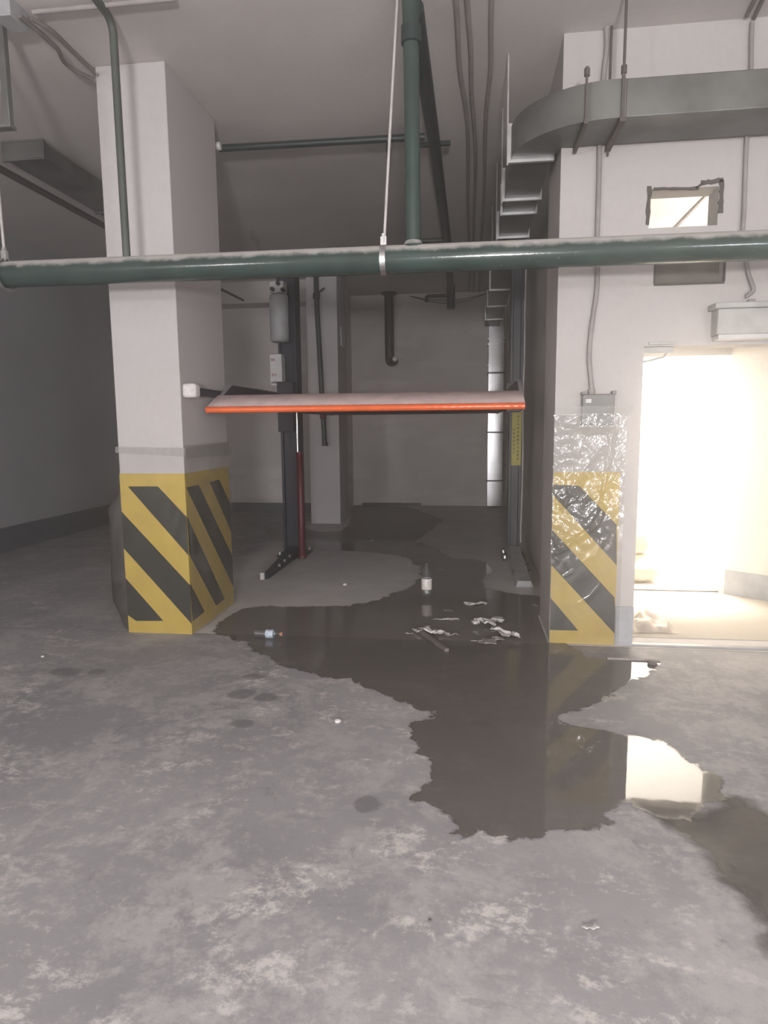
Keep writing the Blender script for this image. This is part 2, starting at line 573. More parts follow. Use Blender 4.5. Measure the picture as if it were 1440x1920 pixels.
def wiggle(pts, n, amp, seed):
    """a smooth curve through the points with a slight wander, as slack cable"""
    pts = [Vector(p) for p in pts]
    out = []
    for i in range(len(pts) - 1):
        p0 = pts[max(i - 1, 0)]
        p1, p2 = pts[i], pts[i + 1]
        p3 = pts[min(i + 2, len(pts) - 1)]
        for k in range(n):
            t = k / n
            q = 0.5 * ((2 * p1) + (p2 - p0) * t + (2 * p0 - 5 * p1 + 4 * p2 - p3) * t * t + (3 * p1 - p0 - 3 * p2 + p3) * t ** 3)
            s = (i * n + k) * 0.21 + seed
            out.append(q + Vector((math.sin(s * 2.3), math.sin(s * 1.7 + 1), math.sin(s * 3.1 + 2) * 0.3)) * amp)
    out.append(pts[-1])
    return out


def clip(poly, x0, x1, y0, y1):
    def half(ps, inside, cross):
        res = []
        for i in range(len(ps)):
            a, b = ps[i - 1], ps[i]
            if inside(b):
                if not inside(a):
                    res.append(cross(a, b))
                res.append(b)
            elif inside(a):
                res.append(cross(a, b))
        return res

    def cx(v):
        return lambda a, b: (v, a[1] + (b[1] - a[1]) * (v - a[0]) / (b[0] - a[0]))

    def cy(v):
        return lambda a, b: (a[0] + (b[0] - a[0]) * (v - a[1]) / (b[1] - a[1]), v)
    for ins, cr in ((lambda p: p[0] >= x0, cx(x0)), (lambda p: p[0] <= x1, cx(x1)), (lambda p: p[1] >= y0, cy(y0)), (lambda p: p[1] <= y1, cy(y1))):
        poly = half(poly, ins, cr)
        if not poly:
            return []
    return poly


# ------------------------------------------------------------------ the building
H = 3.9
struct(MB().box(-7.5, 5.5, -10.0, 13.0, -0.2, 0.0).build('floor', M['floor']), 'stained bare concrete garage floor', 'floor')
struct(MB().box(-7.5, 5.5, -10.0, 13.0, H, H + 0.2).build('ceiling', M['ceiling']), 'grey plastered garage ceiling', 'ceiling')
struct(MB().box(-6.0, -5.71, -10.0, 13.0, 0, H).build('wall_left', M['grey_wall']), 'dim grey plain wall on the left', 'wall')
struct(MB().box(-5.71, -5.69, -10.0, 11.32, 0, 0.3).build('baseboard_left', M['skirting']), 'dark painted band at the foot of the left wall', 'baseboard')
struct(MB().box(-5.71, -2.2, 11.35, 12.4, 0, H).build('wall_back', M['back_wall']), 'back wall behind the grey lift post', 'wall')
struct(MB().box(-2.9, 0.95, 12.4, 12.65, 0, H).build('wall_back.001', M['back_wall']), 'patchy bare back wall behind the raised platform', 'wall')
struct(MB().box(-5.69, -2.46, 11.33, 11.35, 0, 0.16).build('baseboard_back', M['skirting']), 'dark painted band at the foot of the back wall', 'baseboard')
struct(MB().box(-2.03, -0.9, 12.38, 12.4, 0, 0.05).build('baseboard_back.001', M['skirting']), 'short dark band at the foot of the far back wall', 'baseboard')
struct(MB().box(-5.71, -2.46, 10.9, 11.35, 3.55, H).build('trim_1', M['ceiling']), 'ceiling beam across the left part of the back wall', 'beam')
sw = MB()
sw.box(0.76, 0.95, 5.16, 12.4, 0, H)
sw.box(0.70, 0.76, 5.16, 9.3, 0, H)
struct(sw.build('wall_right', M['bay_wall']), 'side wall of the bay behind the right lift post', 'wall')
struct(MB().box(5.3, 5.5, -10.0, 4.5, 0, H).build('wall_side', M['white_wall']), 'white wall far to the right of the aisle', 'wall')
struct(MB().box(-6.0, 5.5, -10.2, -10.0, 0, H).build('wall_front', M['white_wall']), 'white wall at the near end of the aisle', 'wall')

# wall with the lit doorway, the small window opening and the blocked recess
FY0, FY1 = 4.52, 4.70
DX0, DX1, DZ = 1.115, 2.35, 1.995
WX0, WX1, WZ0, WZ1 = 1.112, 1.522, 2.725, 2.955
VX0, VX1, VZ0, VZ1 = 1.165, 1.576, 2.385, 2.56
fw = MB()
xs = [1.0, 1.112, 1.115, 1.165, 1.522, 1.576, 2.35, 5.3]
zs = [0, DZ, VZ0, VZ1, WZ0, WZ1, H]
for i in range(len(xs) - 1):
    for j in range(len(zs) - 1):
        cx_, cz_ = (xs[i] + xs[i + 1]) / 2, (zs[j] + zs[j + 1]) / 2
        if DX0 < cx_ < DX1 and cz_ < DZ:
            continue
        if WX0 < cx_ < WX1 and WZ0 < cz_ < WZ1:
            continue
        if VX0 < cx_ < VX1 and VZ0 < cz_ < VZ1:
            continue
        fw.box(xs[i], xs[i + 1], FY0, FY1, zs[j], zs[j + 1])
struct(fw.build('wall_doorway', M['white_wall']), 'white wall with the bright doorway', 'wall')
# the lit rooms behind it
rm = MB()
rm.box(0.95, 1.0, 4.7, 8.9, 0, H)
rm.box(3.4, 3.5, 4.7, 8.9, 0, H)
rm.box(0.95, 3.5, 8.9, 9.0, 0, H)
struct(rm.build('wall_store', M['room_wall']), 'bright cream walls of the room behind the doorway', 'wall')
IX0, IX1, IZ, IY = 1.15, 2.21, 2.075, 6.04
iw = MB()
iw.box(1.0, IX0, IY, IY + 0.12, 0, H)
iw.box(IX0, IX1, IY, IY + 0.12, IZ, H)
iw.hexa([(IX1, IY, 0), (2.75, 5.58, 0), (3.4, 5.05, 0), (3.4, IY + 0.12, 0), (IX1, IY + 0.12, 0)],
        [(IX1, IY, H), (2.75, 5.58, H), (3.4, 5.05, H), (3.4, IY + 0.12, H), (IX1, IY + 0.12, H)])
struct(iw.build('wall_vestibule', M['vestibule_wall']), 'cream wall around the inner doorway', 'wall')
struct(MB().box(1.0, 3.4, 4.7, 8.9, 0.0, 0.006).build('floor_store', M['room_floor']), 'sandy lit floor behind the doorway', 'floor')
b = MB()
b.hexa([(2.24, 5.995, 0.006), (2.75, 5.565, 0.006), (2.76, 5.58, 0.006), (2.25, 6.01, 0.006)],
       [(2.24, 5.995, 0.22), (2.75, 5.565, 0.22), (2.76, 5.58, 0.22), (2.25, 6.01, 0.22)])
struct(b.build('baseboard_vestibule', M['skirting_light']), 'grey painted band at the foot of the inner wall', 'baseboard')
struct(MB().box(1.0, DX0, 4.508, 4.52, 0, 0.27).build('baseboard_doorway', M['skirting_light']), 'pale grey band at the foot of the doorway wall', 'baseboard')
struct(MB().box(DX0, DX1, 4.50, 4.545, 0, 0.013).build('trim_2', M['grey_paint'], bevel=0.002), 'thin metal sill strip across the bright doorway', 'sill')
struct(MB().box(IX0, IX1, IY, IY + 0.05, 0.006, 0.02).build('trim_3', M['box_dark']), 'dark sill strip across the inner doorway', 'sill')

# window opening with torn edges
we = MB()
random.seed(4)


def torn(x0, z0, x1, z1, wdt, n=9):
    a, b_ = Vector((x0, 0, z0)), Vector((x1, 0, z1))
    d = (b_ - a).normalized()
    nrm = Vector((-d.z, 0, d.x))
    L1, L2 = [], []
    for i in range(n + 1):
        p = a.lerp(b_, i / n)
        L1.append(p + nrm * (wdt * (0.35 + 0.4 * random.random())))
        L2.append(p - nrm * (wdt * (0.35 + 0.4 * random.random())))
    for i in range(n):
        q = [L1[i], L1[i + 1], L2[i + 1], L2[i]]
        we.hexa([(p.x, 4.512, p.z) for p in q], [(p.x, 4.53, p.z) for p in q])


torn(WX0 - 0.008, WZ0 + 0.02, WX0 - 0.004, WZ1 + 0.02, 0.022)
torn(WX1 + 0.012, WZ1 + 0.035, WX1 + 0.014, WZ0 + 0.07, 0.022)
torn(WX1 - 0.11, WZ1 + 0.022, WX1 + 0.02, WZ1 + 0.032, 0.026)
torn(WX0 + 0.02, WZ1 + 0.004, WX0 + 0.29, WZ1 - 0.006, 0.012)
torn(WX0 + 0.27, WZ1 - 0.006, WX1 - 0.1, WZ1 + 0.02, 0.012)
win = struct(we.build('window_1', M['torn']), 'small lit opening high in the white wall with torn dark edges', 'window')
# blocked recess
rc = MB()
rc.box(VX0, VX1, 4.60, 4.64, VZ0, VZ1)
rcs = struct(rc.build('window_2', M['recess']), 'dark blocked slot below the small lit opening', 'window')
rf = MB()
rf.box(VX0 - 0.006, VX1 + 0.006, 4.513, 4.53, VZ0 - 0.014, VZ0)
rf.box(VX0 - 0.01, VX0, 4.513, 4.53, VZ0, VZ1)
rf.box(VX1, VX1 + 0.01, 4.513, 4.53, VZ0, VZ1)
rf.build('rough_edge', M['torn'], rcs)


# pillars ------------------------------------------------------------
def stripes_front(name, parent, y, x0, x1, polys, th=0.003):
    for p in polys:
        p = clip(p, x0, x1, 0.0, 3.0)
        if len(p) < 3:
            continue
        m = MB()
        fr = [(q[0], y - th, q[1]) for q in p]
        bk = [(q[0], y + 0.001, q[1]) for q in p]
        m.hexa(fr, bk)
        m.build('stripe', M['black'], parent)


def stripes_side(name, parent, x, y0, y1, polys, th=0.003):
    for p in polys:
        p = clip(p, y0, y1, 0.0, 3.0)
        if len(p) < 3:
            continue
        m = MB()
        m.hexa([(x + th, q[0], q[1]) for q in p], [(x - 0.001, q[0], q[1]) for q in p])
        m.build('stripe', M['black'], parent)


LX0, LX1, LY0, LY1 = -2.497, -2.008, 4.446, 5.31
pl = struct(MB().box(LX0, LX1, LY0, LY1, 0, H).build('pillar', M['pillar'], bevel=0.006), 'white square pillar with hazard stripes, on the left', 'pillar')
bd = MB().box(LX0 - 0.002, LX1 + 0.002, LY0 - 0.002, LY1 + 0.002, 0.0, 1.18).build('hazard_band', M['yellow'], pl)


def ony(px, py, y):
    r = ray(px, py)
    p = EYE + r * (y / r.y)
    return (p.x, p.z)


def onx(px, py, x):
    r = ray(px, py)
    p = EYE + r * (x / r.x)
    return (p.y, p.z)


yl = LY0 - 0.002
fp = [[(240, 912), (296, 912), (356, 976), (356, 1044)],
      [(225, 956), (357, 1098), (362, 1120), (360, 1170), (228, 1023)],
      [(232, 1080), (306, 1164), (256, 1164), (236, 1150)]]
ps = [[ony(x, y, yl) for x, y in q] for q in fp]
# keep each stripe at the same 45 degree slope up to the pillar's edges
stripes_front('s', bd, yl, LX0 - 0.002, LX1 + 0.002, ps)
xr = LX1 + 0.002
fp = [[(349, 914), (372, 909), (437, 1047), (441, 1108)],
      [(351, 970), (421, 1123), (405, 1135), (355, 1040)],
      [(356, 1094), (383, 1147), (361, 1165)],
      [(393, 904), (410, 899), (434, 950), (436, 1003)]]
side = [[onx(x, y, xr) for x, y in q] for q in fp]
stripes_side('s', bd, xr, LY0, LY1, side)

RX0, RX1, RY0, RY1 = 0.563, 1.0, 4.52, 5.16
pr = struct(MB().box(RX0, RX1, RY0, RY1, 0, H).build('pillar', M['white_wall']), 'white square pillar with hazard stripes beside the bright doorway', 'pillar')
bd2 = MB().box(RX0 + 0.001, RX1 - 0.004, RY0 - 0.004, RY0 + 0.01, 0.0, 1.185).build('hazard_band', M['yellow'], pr)
yr = RY0 - 0.004
fp = [[(1030, 908), (1086, 911), (1156, 984), (1156, 1060), (1030, 920)],
      [(1030, 988), (1152, 1120), (1156, 1192), (1030, 1055)],
      [(1030, 1118), (1084, 1182), (1028, 1181)]]
ps = [[ony(x, y, yr) for x, y in q] for q in fp]
stripes_front('s', bd2, yr, RX0 + 0.001, RX1 - 0.004, ps)
struct(MB().box(-2.446, -1.975, 9.95, 10.65, 0, H).build('pillar', M['pillar'], bevel=0.006), 'plain white pillar far back behind the lift post', 'pillar')


# wrapped film -------------------------------------------------------
def sheet(fn, nu, nv):
    m = MB()
    vs = [fn(i / nu, j / nv) for j in range(nv + 1) for i in range(nu + 1)]
    fs = [(j * (nu + 1) + i, j * (nu + 1) + i + 1, (j + 1) * (nu + 1) + i + 1, (j + 1) * (nu + 1) + i) for j in range(nv) for i in range(nu)]
    m.add(vs, fs, 0, True)
    return m


def fn1(u, v):
    x = LX0 - 0.006 + (LX1 - LX0 + 0.012) * u
    z = 0.01 + 1.36 * v
    d = 0.008 + 0.008 * mnoise.noise(Vector((x * 7, z * 3, 1.3)))
    return (x, LY0 - 0.004 - abs(d), z)


def fn2(u, v):
    y = LY0 - 0.008 + (LY1 - LY0 + 0.016) * u
    z = 0.01 + 1.37 * v
    d = 0.012 + 0.016 * mnoise.noise(Vector((y * 4 + z * 2, z * 2, 4.1))) + 0.03 * math.sin(math.pi * u) * (1 - v)
    return (LX1 + 0.006 + abs(d), y, z)


def fn3(u, v):
    a = u * math.pi
    z = 0.01 + 1.12 * v
    bl = (0.21 + 0.02 * mnoise.noise(Vector((0, z * 2, 7)))) * min(1, (1 - v) * 5) * (0.55 + 0.45 * min(1, v * 6))
    return (LX0 - 0.004 - bl * math.sin(a) ** 0.7, LY0 + 0.01 + (LY1 - LY0) * 0.45 * u, z)


ft = thing('plastic_film', 'clear plastic film wrapped around the striped base of the left pillar', 'film', (-2.25, 4.44, 0.01))
sheet(fn1, 24, 50).build('front_film', M['film_clear'], ft)
sheet(fn2, 24, 40).build('side_film', M['film_hazy'], ft)
sheet(fn3, 12, 30).build('loose_fold', M['film_bulge'], ft)
tb = MB()
vs = [(LX0 - 0.012, LY0 - 0.018, 1.375), (LX1 + 0.02, LY0 - 0.018, 1.36), (LX1 + 0.02, LY0 - 0.018, 1.30), (LX0 - 0.012, LY0 - 0.018, 1.33)]
tb.hexa(vs, [(p[0], p[1] + 0.002, p[2]) for p in vs])
vs = [(LX1 + 0.03, LY0 - 0.018, 1.365), (LX1 + 0.03, LY1 + 0.01, 1.385), (LX1 + 0.03, LY1 + 0.01, 1.27), (LX1 + 0.03, LY0 - 0.018, 1.29)]
tb.hexa(vs, [(p[0] - 0.002, p[1], p[2]) for p in vs])
tb.build('tape_band', M['tape'], ft)


RIDGES = []
for pts, wdt, hgt in (([(1152, 796), (1146, 850), (1132, 905), (1122, 950)], 0.010, 0.020),
                      ([(1143, 800), (1136, 860), (1126, 920)], 0.006, 0.012),
                      ([(1132, 838), (1112, 862), (1090, 893), (1070, 925), (1052, 950)], 0.011, 0.022),
                      ([(1118, 852), (1098, 890), (1078, 935), (1060, 948)], 0.007, 0.014),
                      ([(1130, 952), (1118, 980), (1095, 1000), (1066, 1018), (1042, 1036)], 0.016, 0.030),
                      ([(1128, 946), (1108, 985), (1080, 1004), (1050, 1022)], 0.008, 0.020),
                      ([(1036, 792), (1070, 800), (1110, 796)], 0.008, 0.014),
                      ([(1036, 815), (1062, 812), (1095, 802)], 0.008, 0.014),
                      ([(1036, 835), (1058, 826), (1080, 830)], 0.009, 0.014),
                      ([(1038, 860), (1066, 852), (1088, 856)], 0.009, 0.016),
                      ([(1036, 885), (1056, 868), (1074, 868)], 0.008, 0.014),
                      ([(1040, 930), (1058, 946), (1076, 930), (1086, 912)], 0.008, 0.014),
                      ([(1120, 1100), (1105, 1118), (1086, 1128)], 0.006, 0.012),
                      ([(1072, 1070), (1058, 1080)], 0.008, 0.010),
                      ([(1034, 1000), (1050, 1030), (1060, 1022)], 0.009, 0.016)):
    RIDGES.append(([Vector((*ony(a, b_, RY0), 0)) for a, b_ in pts], wdt, hgt))


def fn4(u, v):
    x = RX0 - 0.008 + (RX1 - RX0 + 0.03) * u
    z = 0.01 + 1.56 * v
    up = min(1.0, max(0.12, (z - 0.45) / 0.35)) * (1.25 - 0.75 * u)
    fold = abs(mnoise.noise(Vector((x * 14 + z * 5, z * 9 - x * 3, 2.2))))
    d = 0.016 + up * 0.02 * (0.35 - fold) + up * 0.007 * mnoise.noise(Vector((x * 26, z * 22, 0)))
    q = Vector((x + 0.008 * mnoise.noise(Vector((x * 18, z * 18, 5))), z + 0.008 * mnoise.noise(Vector((x * 18, z * 18, 8))), 0))
    for pts, wdt, hgt in RIDGES:
        best = 9.0
        for k in range(len(pts) - 1):
            a, b_ = pts[k], pts[k + 1]
            t = max(0.0, min(1.0, (q - a).dot(b_ - a) / (b_ - a).length_squared))
            best = min(best, (q - a.lerp(b_, t)).length)
        d += hgt * math.exp(-(best / wdt) ** 2)
    if 0.71 < x < 0.95 and z > 1.42:
        d = max(d, 0.07 * min(1, (z - 1.42) / 0.06))
    return (x, RY0 - 0.006 - max(0.002, d), z)


fr_ = thing('plastic_film', 'crinkled shiny plastic film over the striped pillar beside the doorway', 'film', (0.78, 4.49, 0.01))
sheet(fn4, 90, 240).build('front_film', M['film_wrinkled'], fr_)
tb = MB()
vs = [(RX0 - 0.005, 4.436, 1.62), (RX1 + 0.04, 4.436, 1.615), (RX1 + 0.04, 4.436, 1.555), (RX0 - 0.005, 4.436, 1.56)]
tb.hexa(vs, [(p[0], p[1] + 0.002, p[2]) for p in vs])
tb.build('tape_band', M['tape'], fr_)


# ------------------------------------------------------------------ wet floor
def wet(name, px, mat, label, z, step, pad):
    P = np.array([at_z(x, y)[:2] for x, y in px])
    x0, y0 = P.min(0) - 0.15
    x1, y1 = P.max(0) + 0.15
    y1 = min(y1, 12.36)
    X, Y = np.meshgrid(np.arange(x0, x1, step), np.arange(y0, y1, step))
    Q = np.stack([X.ravel(), Y.ravel()], 1)
    best = np.full(len(Q), 9.0)
    ins = np.zeros(len(Q), bool)
    for i in range(len(P)):
        a, b2 = P[i - 1], P[i]
        d = b2 - a
        t = np.clip(((Q - a) @ d) / max(d @ d, 1e-9), 0, 1)
        best = np.minimum(best, np.hypot(*(Q - (a + t[:, None] * d)).T))
        c1 = (a[1] > Q[:, 1]) != (b2[1] > Q[:, 1])
        with np.errstate(divide='ignore', invalid='ignore'):
            xi = a[0] + (Q[:, 1] - a[1]) * d[0] / d[1]
        ins ^= c1 & (Q[:, 0] < xi)
    sd = np.where(ins, best, -best)
    for (ax, bx, ay, by) in ((LX0, LX1, LY0, LY1), (RX0, RX1, RY0, RY1), (-2.446, -1.975, 9.95, 10.65), (1.0, 5, 4.5, 9)):
        inb = (Q[:, 0] > ax) & (Q[:, 0] < bx) & (Q[:, 1] > ay) & (Q[:, 1] < by)
        sd[inb] = -9
    sd[(Q[:, 0] < -2.15) & (Q[:, 1] > 11.2)] = -9
    sd[(Q[:, 0] > 0.70) & (Q[:, 1] > 5.1)] = -9
    ny, nx = X.shape
    keep = sd > -pad
    quad = []
    K = keep.reshape(ny, nx)
    cell = K[:-1, :-1] & K[1:, :-1] & K[:-1, 1:] & K[1:, 1:]
    jj, ii = np.nonzero(cell)
    idx = jj * nx + ii
    F_ = np.stack([idx, idx + 1, idx + nx + 1, idx + nx], 1)
    used = np.unique(F_)
    rem = np.full(nx * ny, -1)
    rem[used] = np.arange(len(used))
    me = bpy.data.meshes.new(name)
    me.from_pydata([(float(q[0]), float(q[1]), z) for q in Q[used]], [], rem[F_].tolist())
    at = me.attributes.new('inside', 'FLOAT', 'POINT')
    at.data.foreach_set('value', sd[used].astype(np.float32))
    me.materials.append(mat)
    o = bpy.data.objects.new(name, me)
    COL.objects.link(o)
    return tag(o, label, 'puddle')


PUD = [(395, 1186), (412, 1166), (440, 1147), (480, 1138), (560, 1137), (640, 1137), (690, 1130), (720, 1120), (760, 1105), (790, 1085),
       (786, 1066), (770, 1050), (745, 1041), (700, 1036), (650, 1034), (600, 1031), (545, 1022), (505, 1004), (498, 997), (515, 990), (560, 988), (600, 998), (640, 996),
       (655, 984), (660, 960), (652, 950), (700, 947), (767, 951), (799, 962), (830, 975), (812, 993), (778, 1015), (807, 1025), (830, 1036), (849, 1046),
       (888, 1049), (915, 1055), (925, 1070), (917, 1078), (904, 1088), (912, 1102), (944, 1108), (954, 1112), (997, 1117), (1034, 1122),
       (1034, 1200), (1065, 1212), (1100, 1232), (1150, 1236), (1237, 1240), (1235, 1260), (1190, 1277), (1135, 1310), (1080, 1332), (1035, 1352),
       (1070, 1360), (1110, 1365), (1150, 1370), (1190, 1380), (1230, 1390), (1265, 1410), (1300, 1430), (1340, 1450), (1365, 1470),
       (1352, 1500), (1320, 1520), (1290, 1532), (1240, 1530), (1215, 1525), (1190, 1520), (1175, 1510), (1150, 1530), (1165, 1545), (1155, 1557), (1110, 1552), (1070, 1552), (1030, 1557), (1020, 1575),
       (980, 1580), (940, 1570), (920, 1560), (905, 1555), (885, 1567), (865, 1575), (852, 1555), (840, 1537), (815, 1520), (785, 1505), (772, 1500),
       (790, 1480), (800, 1460), (805, 1445), (797, 1425), (785, 1400), (770, 1385), (775, 1355), (808, 1342), (812, 1335), (785, 1330), (762, 1322),
       (738, 1313), (715, 1301), (689, 1294), (671, 1284), (660, 1272), (631, 1271), (599, 1267), (569, 1258), (531, 1252), (517, 1243), (502, 1232),
       (485, 1223), (467, 1217), (464, 1205), (438, 1199), (418, 1193)]
DAMP = [(1215, 1520), (1290, 1525), (1345, 1505), (1368, 1478), (1410, 1500), (1450, 1520), (1500, 1545), (1530, 1700), (1500, 1820), (1440, 1790), (1420, 1765),
        (1400, 1715), (1385, 1680), (1340, 1650), (1305, 1600), (1262, 1562)]
wet('damp_patch', DAMP, wet_mat('damp_concrete', 0.09, 0.2, (0.36, 0.335, 0.30), 0.6, (0.10, 0.092, 0.08)),
    'dull brown damp patch on the floor beside the bright puddle', 0.0015, 0.02, 0.12)
wet('water_puddle', PUD, wet_mat('wet_concrete', 0.015, 0.24, (0.26, 0.24, 0.225), 0.03, (0.165, 0.152, 0.138)),
    'long shallow puddle spreading from the parking bay across the floor', 0.003, 0.02, 0.12)

# ------------------------------------------------------------------ pipes
PY = 3.9
pa, pb = Vector((-2.93, PY, 2.455)), Vector((2.4, PY, 2.44))
mp = thing('green_pipe', 'thick dusty green water pipe crossing the view in front of both pillars', 'pipe', (0, PY, 2.45))
MB().tube([pa.lerp(pb, k / 20) for k in range(21)], 0.078, 28).build('pipe_body', M['green'], mp)
q = pa + Vector((0.03, 0, 0))
MB().tube([q + Vector((-0.07, 0, 0)), q + Vector((-0.07, 0, 0)), q + Vector((0.06, 0, 0)), q + Vector((0.06, 0, 0))], [0.05, 0.09, 0.09, 0.05], 24).build('end_coupling', M['green'], mp)
# a riser with the weld that joins it to the big pipe
rs = thing('riser_pipe', 'upright green pipe rising from the thick pipe to the ceiling', 'pipe', (-0.33, PY, 2.5))
MB().tube([(-0.325, PY, 2.50), (-0.33, PY, 3.2), (-0.335, PY, 3.64), (-0.336, PY, 3.9)], [0.043, 0.043, 0.044, 0.052], 22).build('pipe_body', M['green'], rs)
MB().lathe([(0.052, 0.0), (0.058, 0.012), (0.05, 0.03), (0.044, 0.036)], (-0.325, PY, 2.508)).build('weld_bead', M['green'], rs)
MB().lathe([(0.044, 0), (0.056, 0.004), (0.056, 0.09), (0.044, 0.094)], (-0.333, PY, 3.58)).build('collar', M['green_dark'], rs)
cp = thing('ceiling_pipe', 'dark green pipe running along the ceiling to the back wall', 'pipe', (-0.3, 4.0, 3.8))
MB().tube([(-0.32, 3.93, 3.78), (-0.30, 5.7, 3.78), (-0.29, 8.5, 3.78), (-0.33, 11.9, 3.78)], [0.055, 0.05, 0.05, 0.05], 16).build('pipe_body', M['green_dark'], cp)
MB().tube([(-0.29, 5.62, 3.78), (-0.29, 5.62, 3.78), (-0.29, 5.80, 3.78), (-0.29, 5.80, 3.78)], [0.05, 0.085, 0.085, 0.05], 16).build('coupling', M['green_dark'], cp)
m = MB()
m.box(-0.42, -0.17, 5.69, 5.73, 3.765, 3.795)
m.build('clamp_ears', M['green_dark'], cp)
MB().tube([(-0.29, 8.45, 3.78), (-0.29, 8.45, 3.78), (-0.29, 8.6, 3.78), (-0.29, 8.6, 3.78)], [0.05, 0.08, 0.08, 0.05], 16).build('coupling', M['green_dark'], cp)
MB().tube([(-0.33, 11.75, 3.9), (-0.33, 11.75, 3.5)], 0.07, 14).build('end_tee', M['green_dark'], cp)
MB().tube(arc_path([(-0.33, 11.7, 3.72), (-0.75, 11.7, 3.72), (-0.75, 11.7, 3.62)], 0.05), 0.03, 12).build('stub_branch', M['green_dark'], cp)
br = thing('branch_pipe', 'thin dark pipe across the ceiling with a hanging sprinkler', 'pipe', (-1.2, 5.55, 3.78))
MB().tube([(-0.37, 5.57, 3.785), (-2.05, 5.50, 3.77)], 0.028, 14).build('pipe_body', M['green_dark'], br)
MB().lathe([(0.0, -0.02), (0.03, -0.018), (0.034, 0.0), (0.03, 0.02), (0.0, 0.024)], (-2.04, 5.46, 3.77), 'X', 14).build('end_cap', M['paper'], br)
s = MB()
s.tube([(-0.66, 5.555, 3.77), (-0.66, 5.555, 3.69)], 0.02, 12)
s.lathe([(0.0, 0), (0.018, 0.0), (0.012, 0.03), (0.02, 0.05)], (-0.66, 5.555, 3.64), 'Z', 12)
s.build('sprinkler_head', M['green_dark'], br)
MB().tube([(-0.33, 8.52, 3.78), (-0.66, 8.52, 3.78)], 0.03, 12).build('cross_stub', M['green_dark'], cp)
lp = thing('drop_pipe', 'slim dark grey-green pipe dropping in front of the left pillar', 'pipe', (-2.11, PY, 2.5))
MB().tube(arc_path([(-2.06, PY, 2.52), (-2.064, PY, 3.84), tuple(at_z(172, -12, 3.86))], 0.09, 8), 0.023, 16).build('pipe_body', M['drop_green'], lp)
sp = tag(MB().tube([(-4.1, 4.6, 3.77), (-4.1, 9.0, 3.77)], 0.032, 12).build('side_pipe', M['dark_rod'], loc=(-4.1, 4.6, 3.77)), 'thin dark pipe under the ceiling behind the left pillar', 'pipe')
fpv = thing('valve_pipe', 'green upright pipe with a valve before the far white pillar', 'pipe', (-2.2, 9.8, 1.2))
MB().tube([(-2.27, 9.88, H), (-2.255, 9.85, 3.2), (-2.17, 9.8, 1.23)], 0.038, 14).build('pipe_body', M['green_dark'], fpv)
MB().lathe([(0.038, 0), (0.055, 0.01), (0.055, 0.08), (0.038, 0.09)], (-2.262, 9.86, 3.38), 'Z', 14).build('valve_body', M['green_dark'], fpv)
MB().hexa([(-2.30, 9.80, 3.40), (-2.12, 9.78, 3.50), (-2.12, 9.76, 3.50), (-2.30, 9.78, 3.40)],
          [(-2.30, 9.80, 3.425), (-2.12, 9.78, 3.53), (-2.12, 9.76, 3.53), (-2.30, 9.78, 3.425)]).build('valve_handle', M['green_dark'], fpv)
MB().lathe([(0.038, 0), (0.05, 0.01), (0.05, 0.06), (0.038, 0.07)], (-2.19, 9.81, 1.62), 'Z', 14).build('union', M['red'], fpv)
MB().lathe([(0.0, 0), (0.046, 0.0), (0.046, 0.05), (0.036, 0.055)], (-2.168, 9.8, 1.215), 'Z', 14).build('end_cap', M['dark_plastic'], fpv)
dr = thing('drain_pipe', 'black hooked drain pipe hanging by the back wall', 'pipe', (-1.45, 12.2, 2.6))
MB().tube(arc_path([(-1.46, 12.2, 3.9), (-1.455, 12.2, 2.66), (-1.36, 12.05, 2.68)], 0.13, 9), 0.085, 20, caps=False).build('pipe_body', M['dark_plastic'], dr)
MB().lathe([(0.0, -0.05), (0.035, -0.04), (0.05, 0.0), (0.035, 0.04), (0.0, 0.05)], (-1.335, 11.99, 2.70), 'Y', 14).build('end_highlight', M['highlight'], dr)  # highlight in the elbow's open end, painted as a small white solid
MB().lathe([(0.085, 0), (0.14, 0), (0.14, 0.03), (0.085, 0.03)], (-1.46, 12.2, 3.865), 'Z', 20).build('collar', M['dark_plastic'], dr)

# hangers of the thick pipe
hg = thing('pipe_hanger', 'pale slanting hanger rod with a shiny clamp around the thick pipe', 'hanger', (-0.49, PY, 2.45))
MB().tube([(-0.492, PY - 0.005, 2.54), (-0.45, PY, 3.2), (-0.402, PY, H)], 0.0085, 10).build('rod', M['rod'], hg)


def clampring(x, z, r, wd):
    m = MB()
    n = 28
    vs, fs = [], []
    for i in range(n):
        a = 2 * math.pi * i / n
        for rr, dx in ((r, -wd), (r, wd), (r + 0.005, wd), (r + 0.005, -wd)):
            vs.append((x + dx, PY + rr * math.cos(a), z + rr * math.sin(a)))
    for i in range(n):
        j = (i + 1) % n
        for k in range(4):
            fs.append((i * 4 + k, j * 4 + k, j * 4 + (k + 1) % 4, i * 4 + (k + 1) % 4))
    m.add(vs, fs, 0, True)
    m.box(x - 0.017, x + 0.017, PY - 0.012, PY + 0.012, z + r, z + r + 0.05)
    m.lathe([(0.0, 0), (0.014, 0), (0.014, 0.022), (0.0, 0.024)], (x, PY, z + r + 0.045), 'Z', 6)
    return m


clampring(-0.495, 2.447, 0.079, 0.016).build('clamp', M['steel'], hg)
hl = thing('pipe_hanger', 'dull hanger rod at the left end of the thick pipe', 'hanger', (-2.9, PY, 2.455))
MB().tube([(-2.86, PY, 2.54), (-2.875, PY, H)], 0.009, 10).build('rod', M['rod'], hl)
clampring(-2.86, 2.455, 0.092, 0.014).build('clamp', M['steel'], hl)

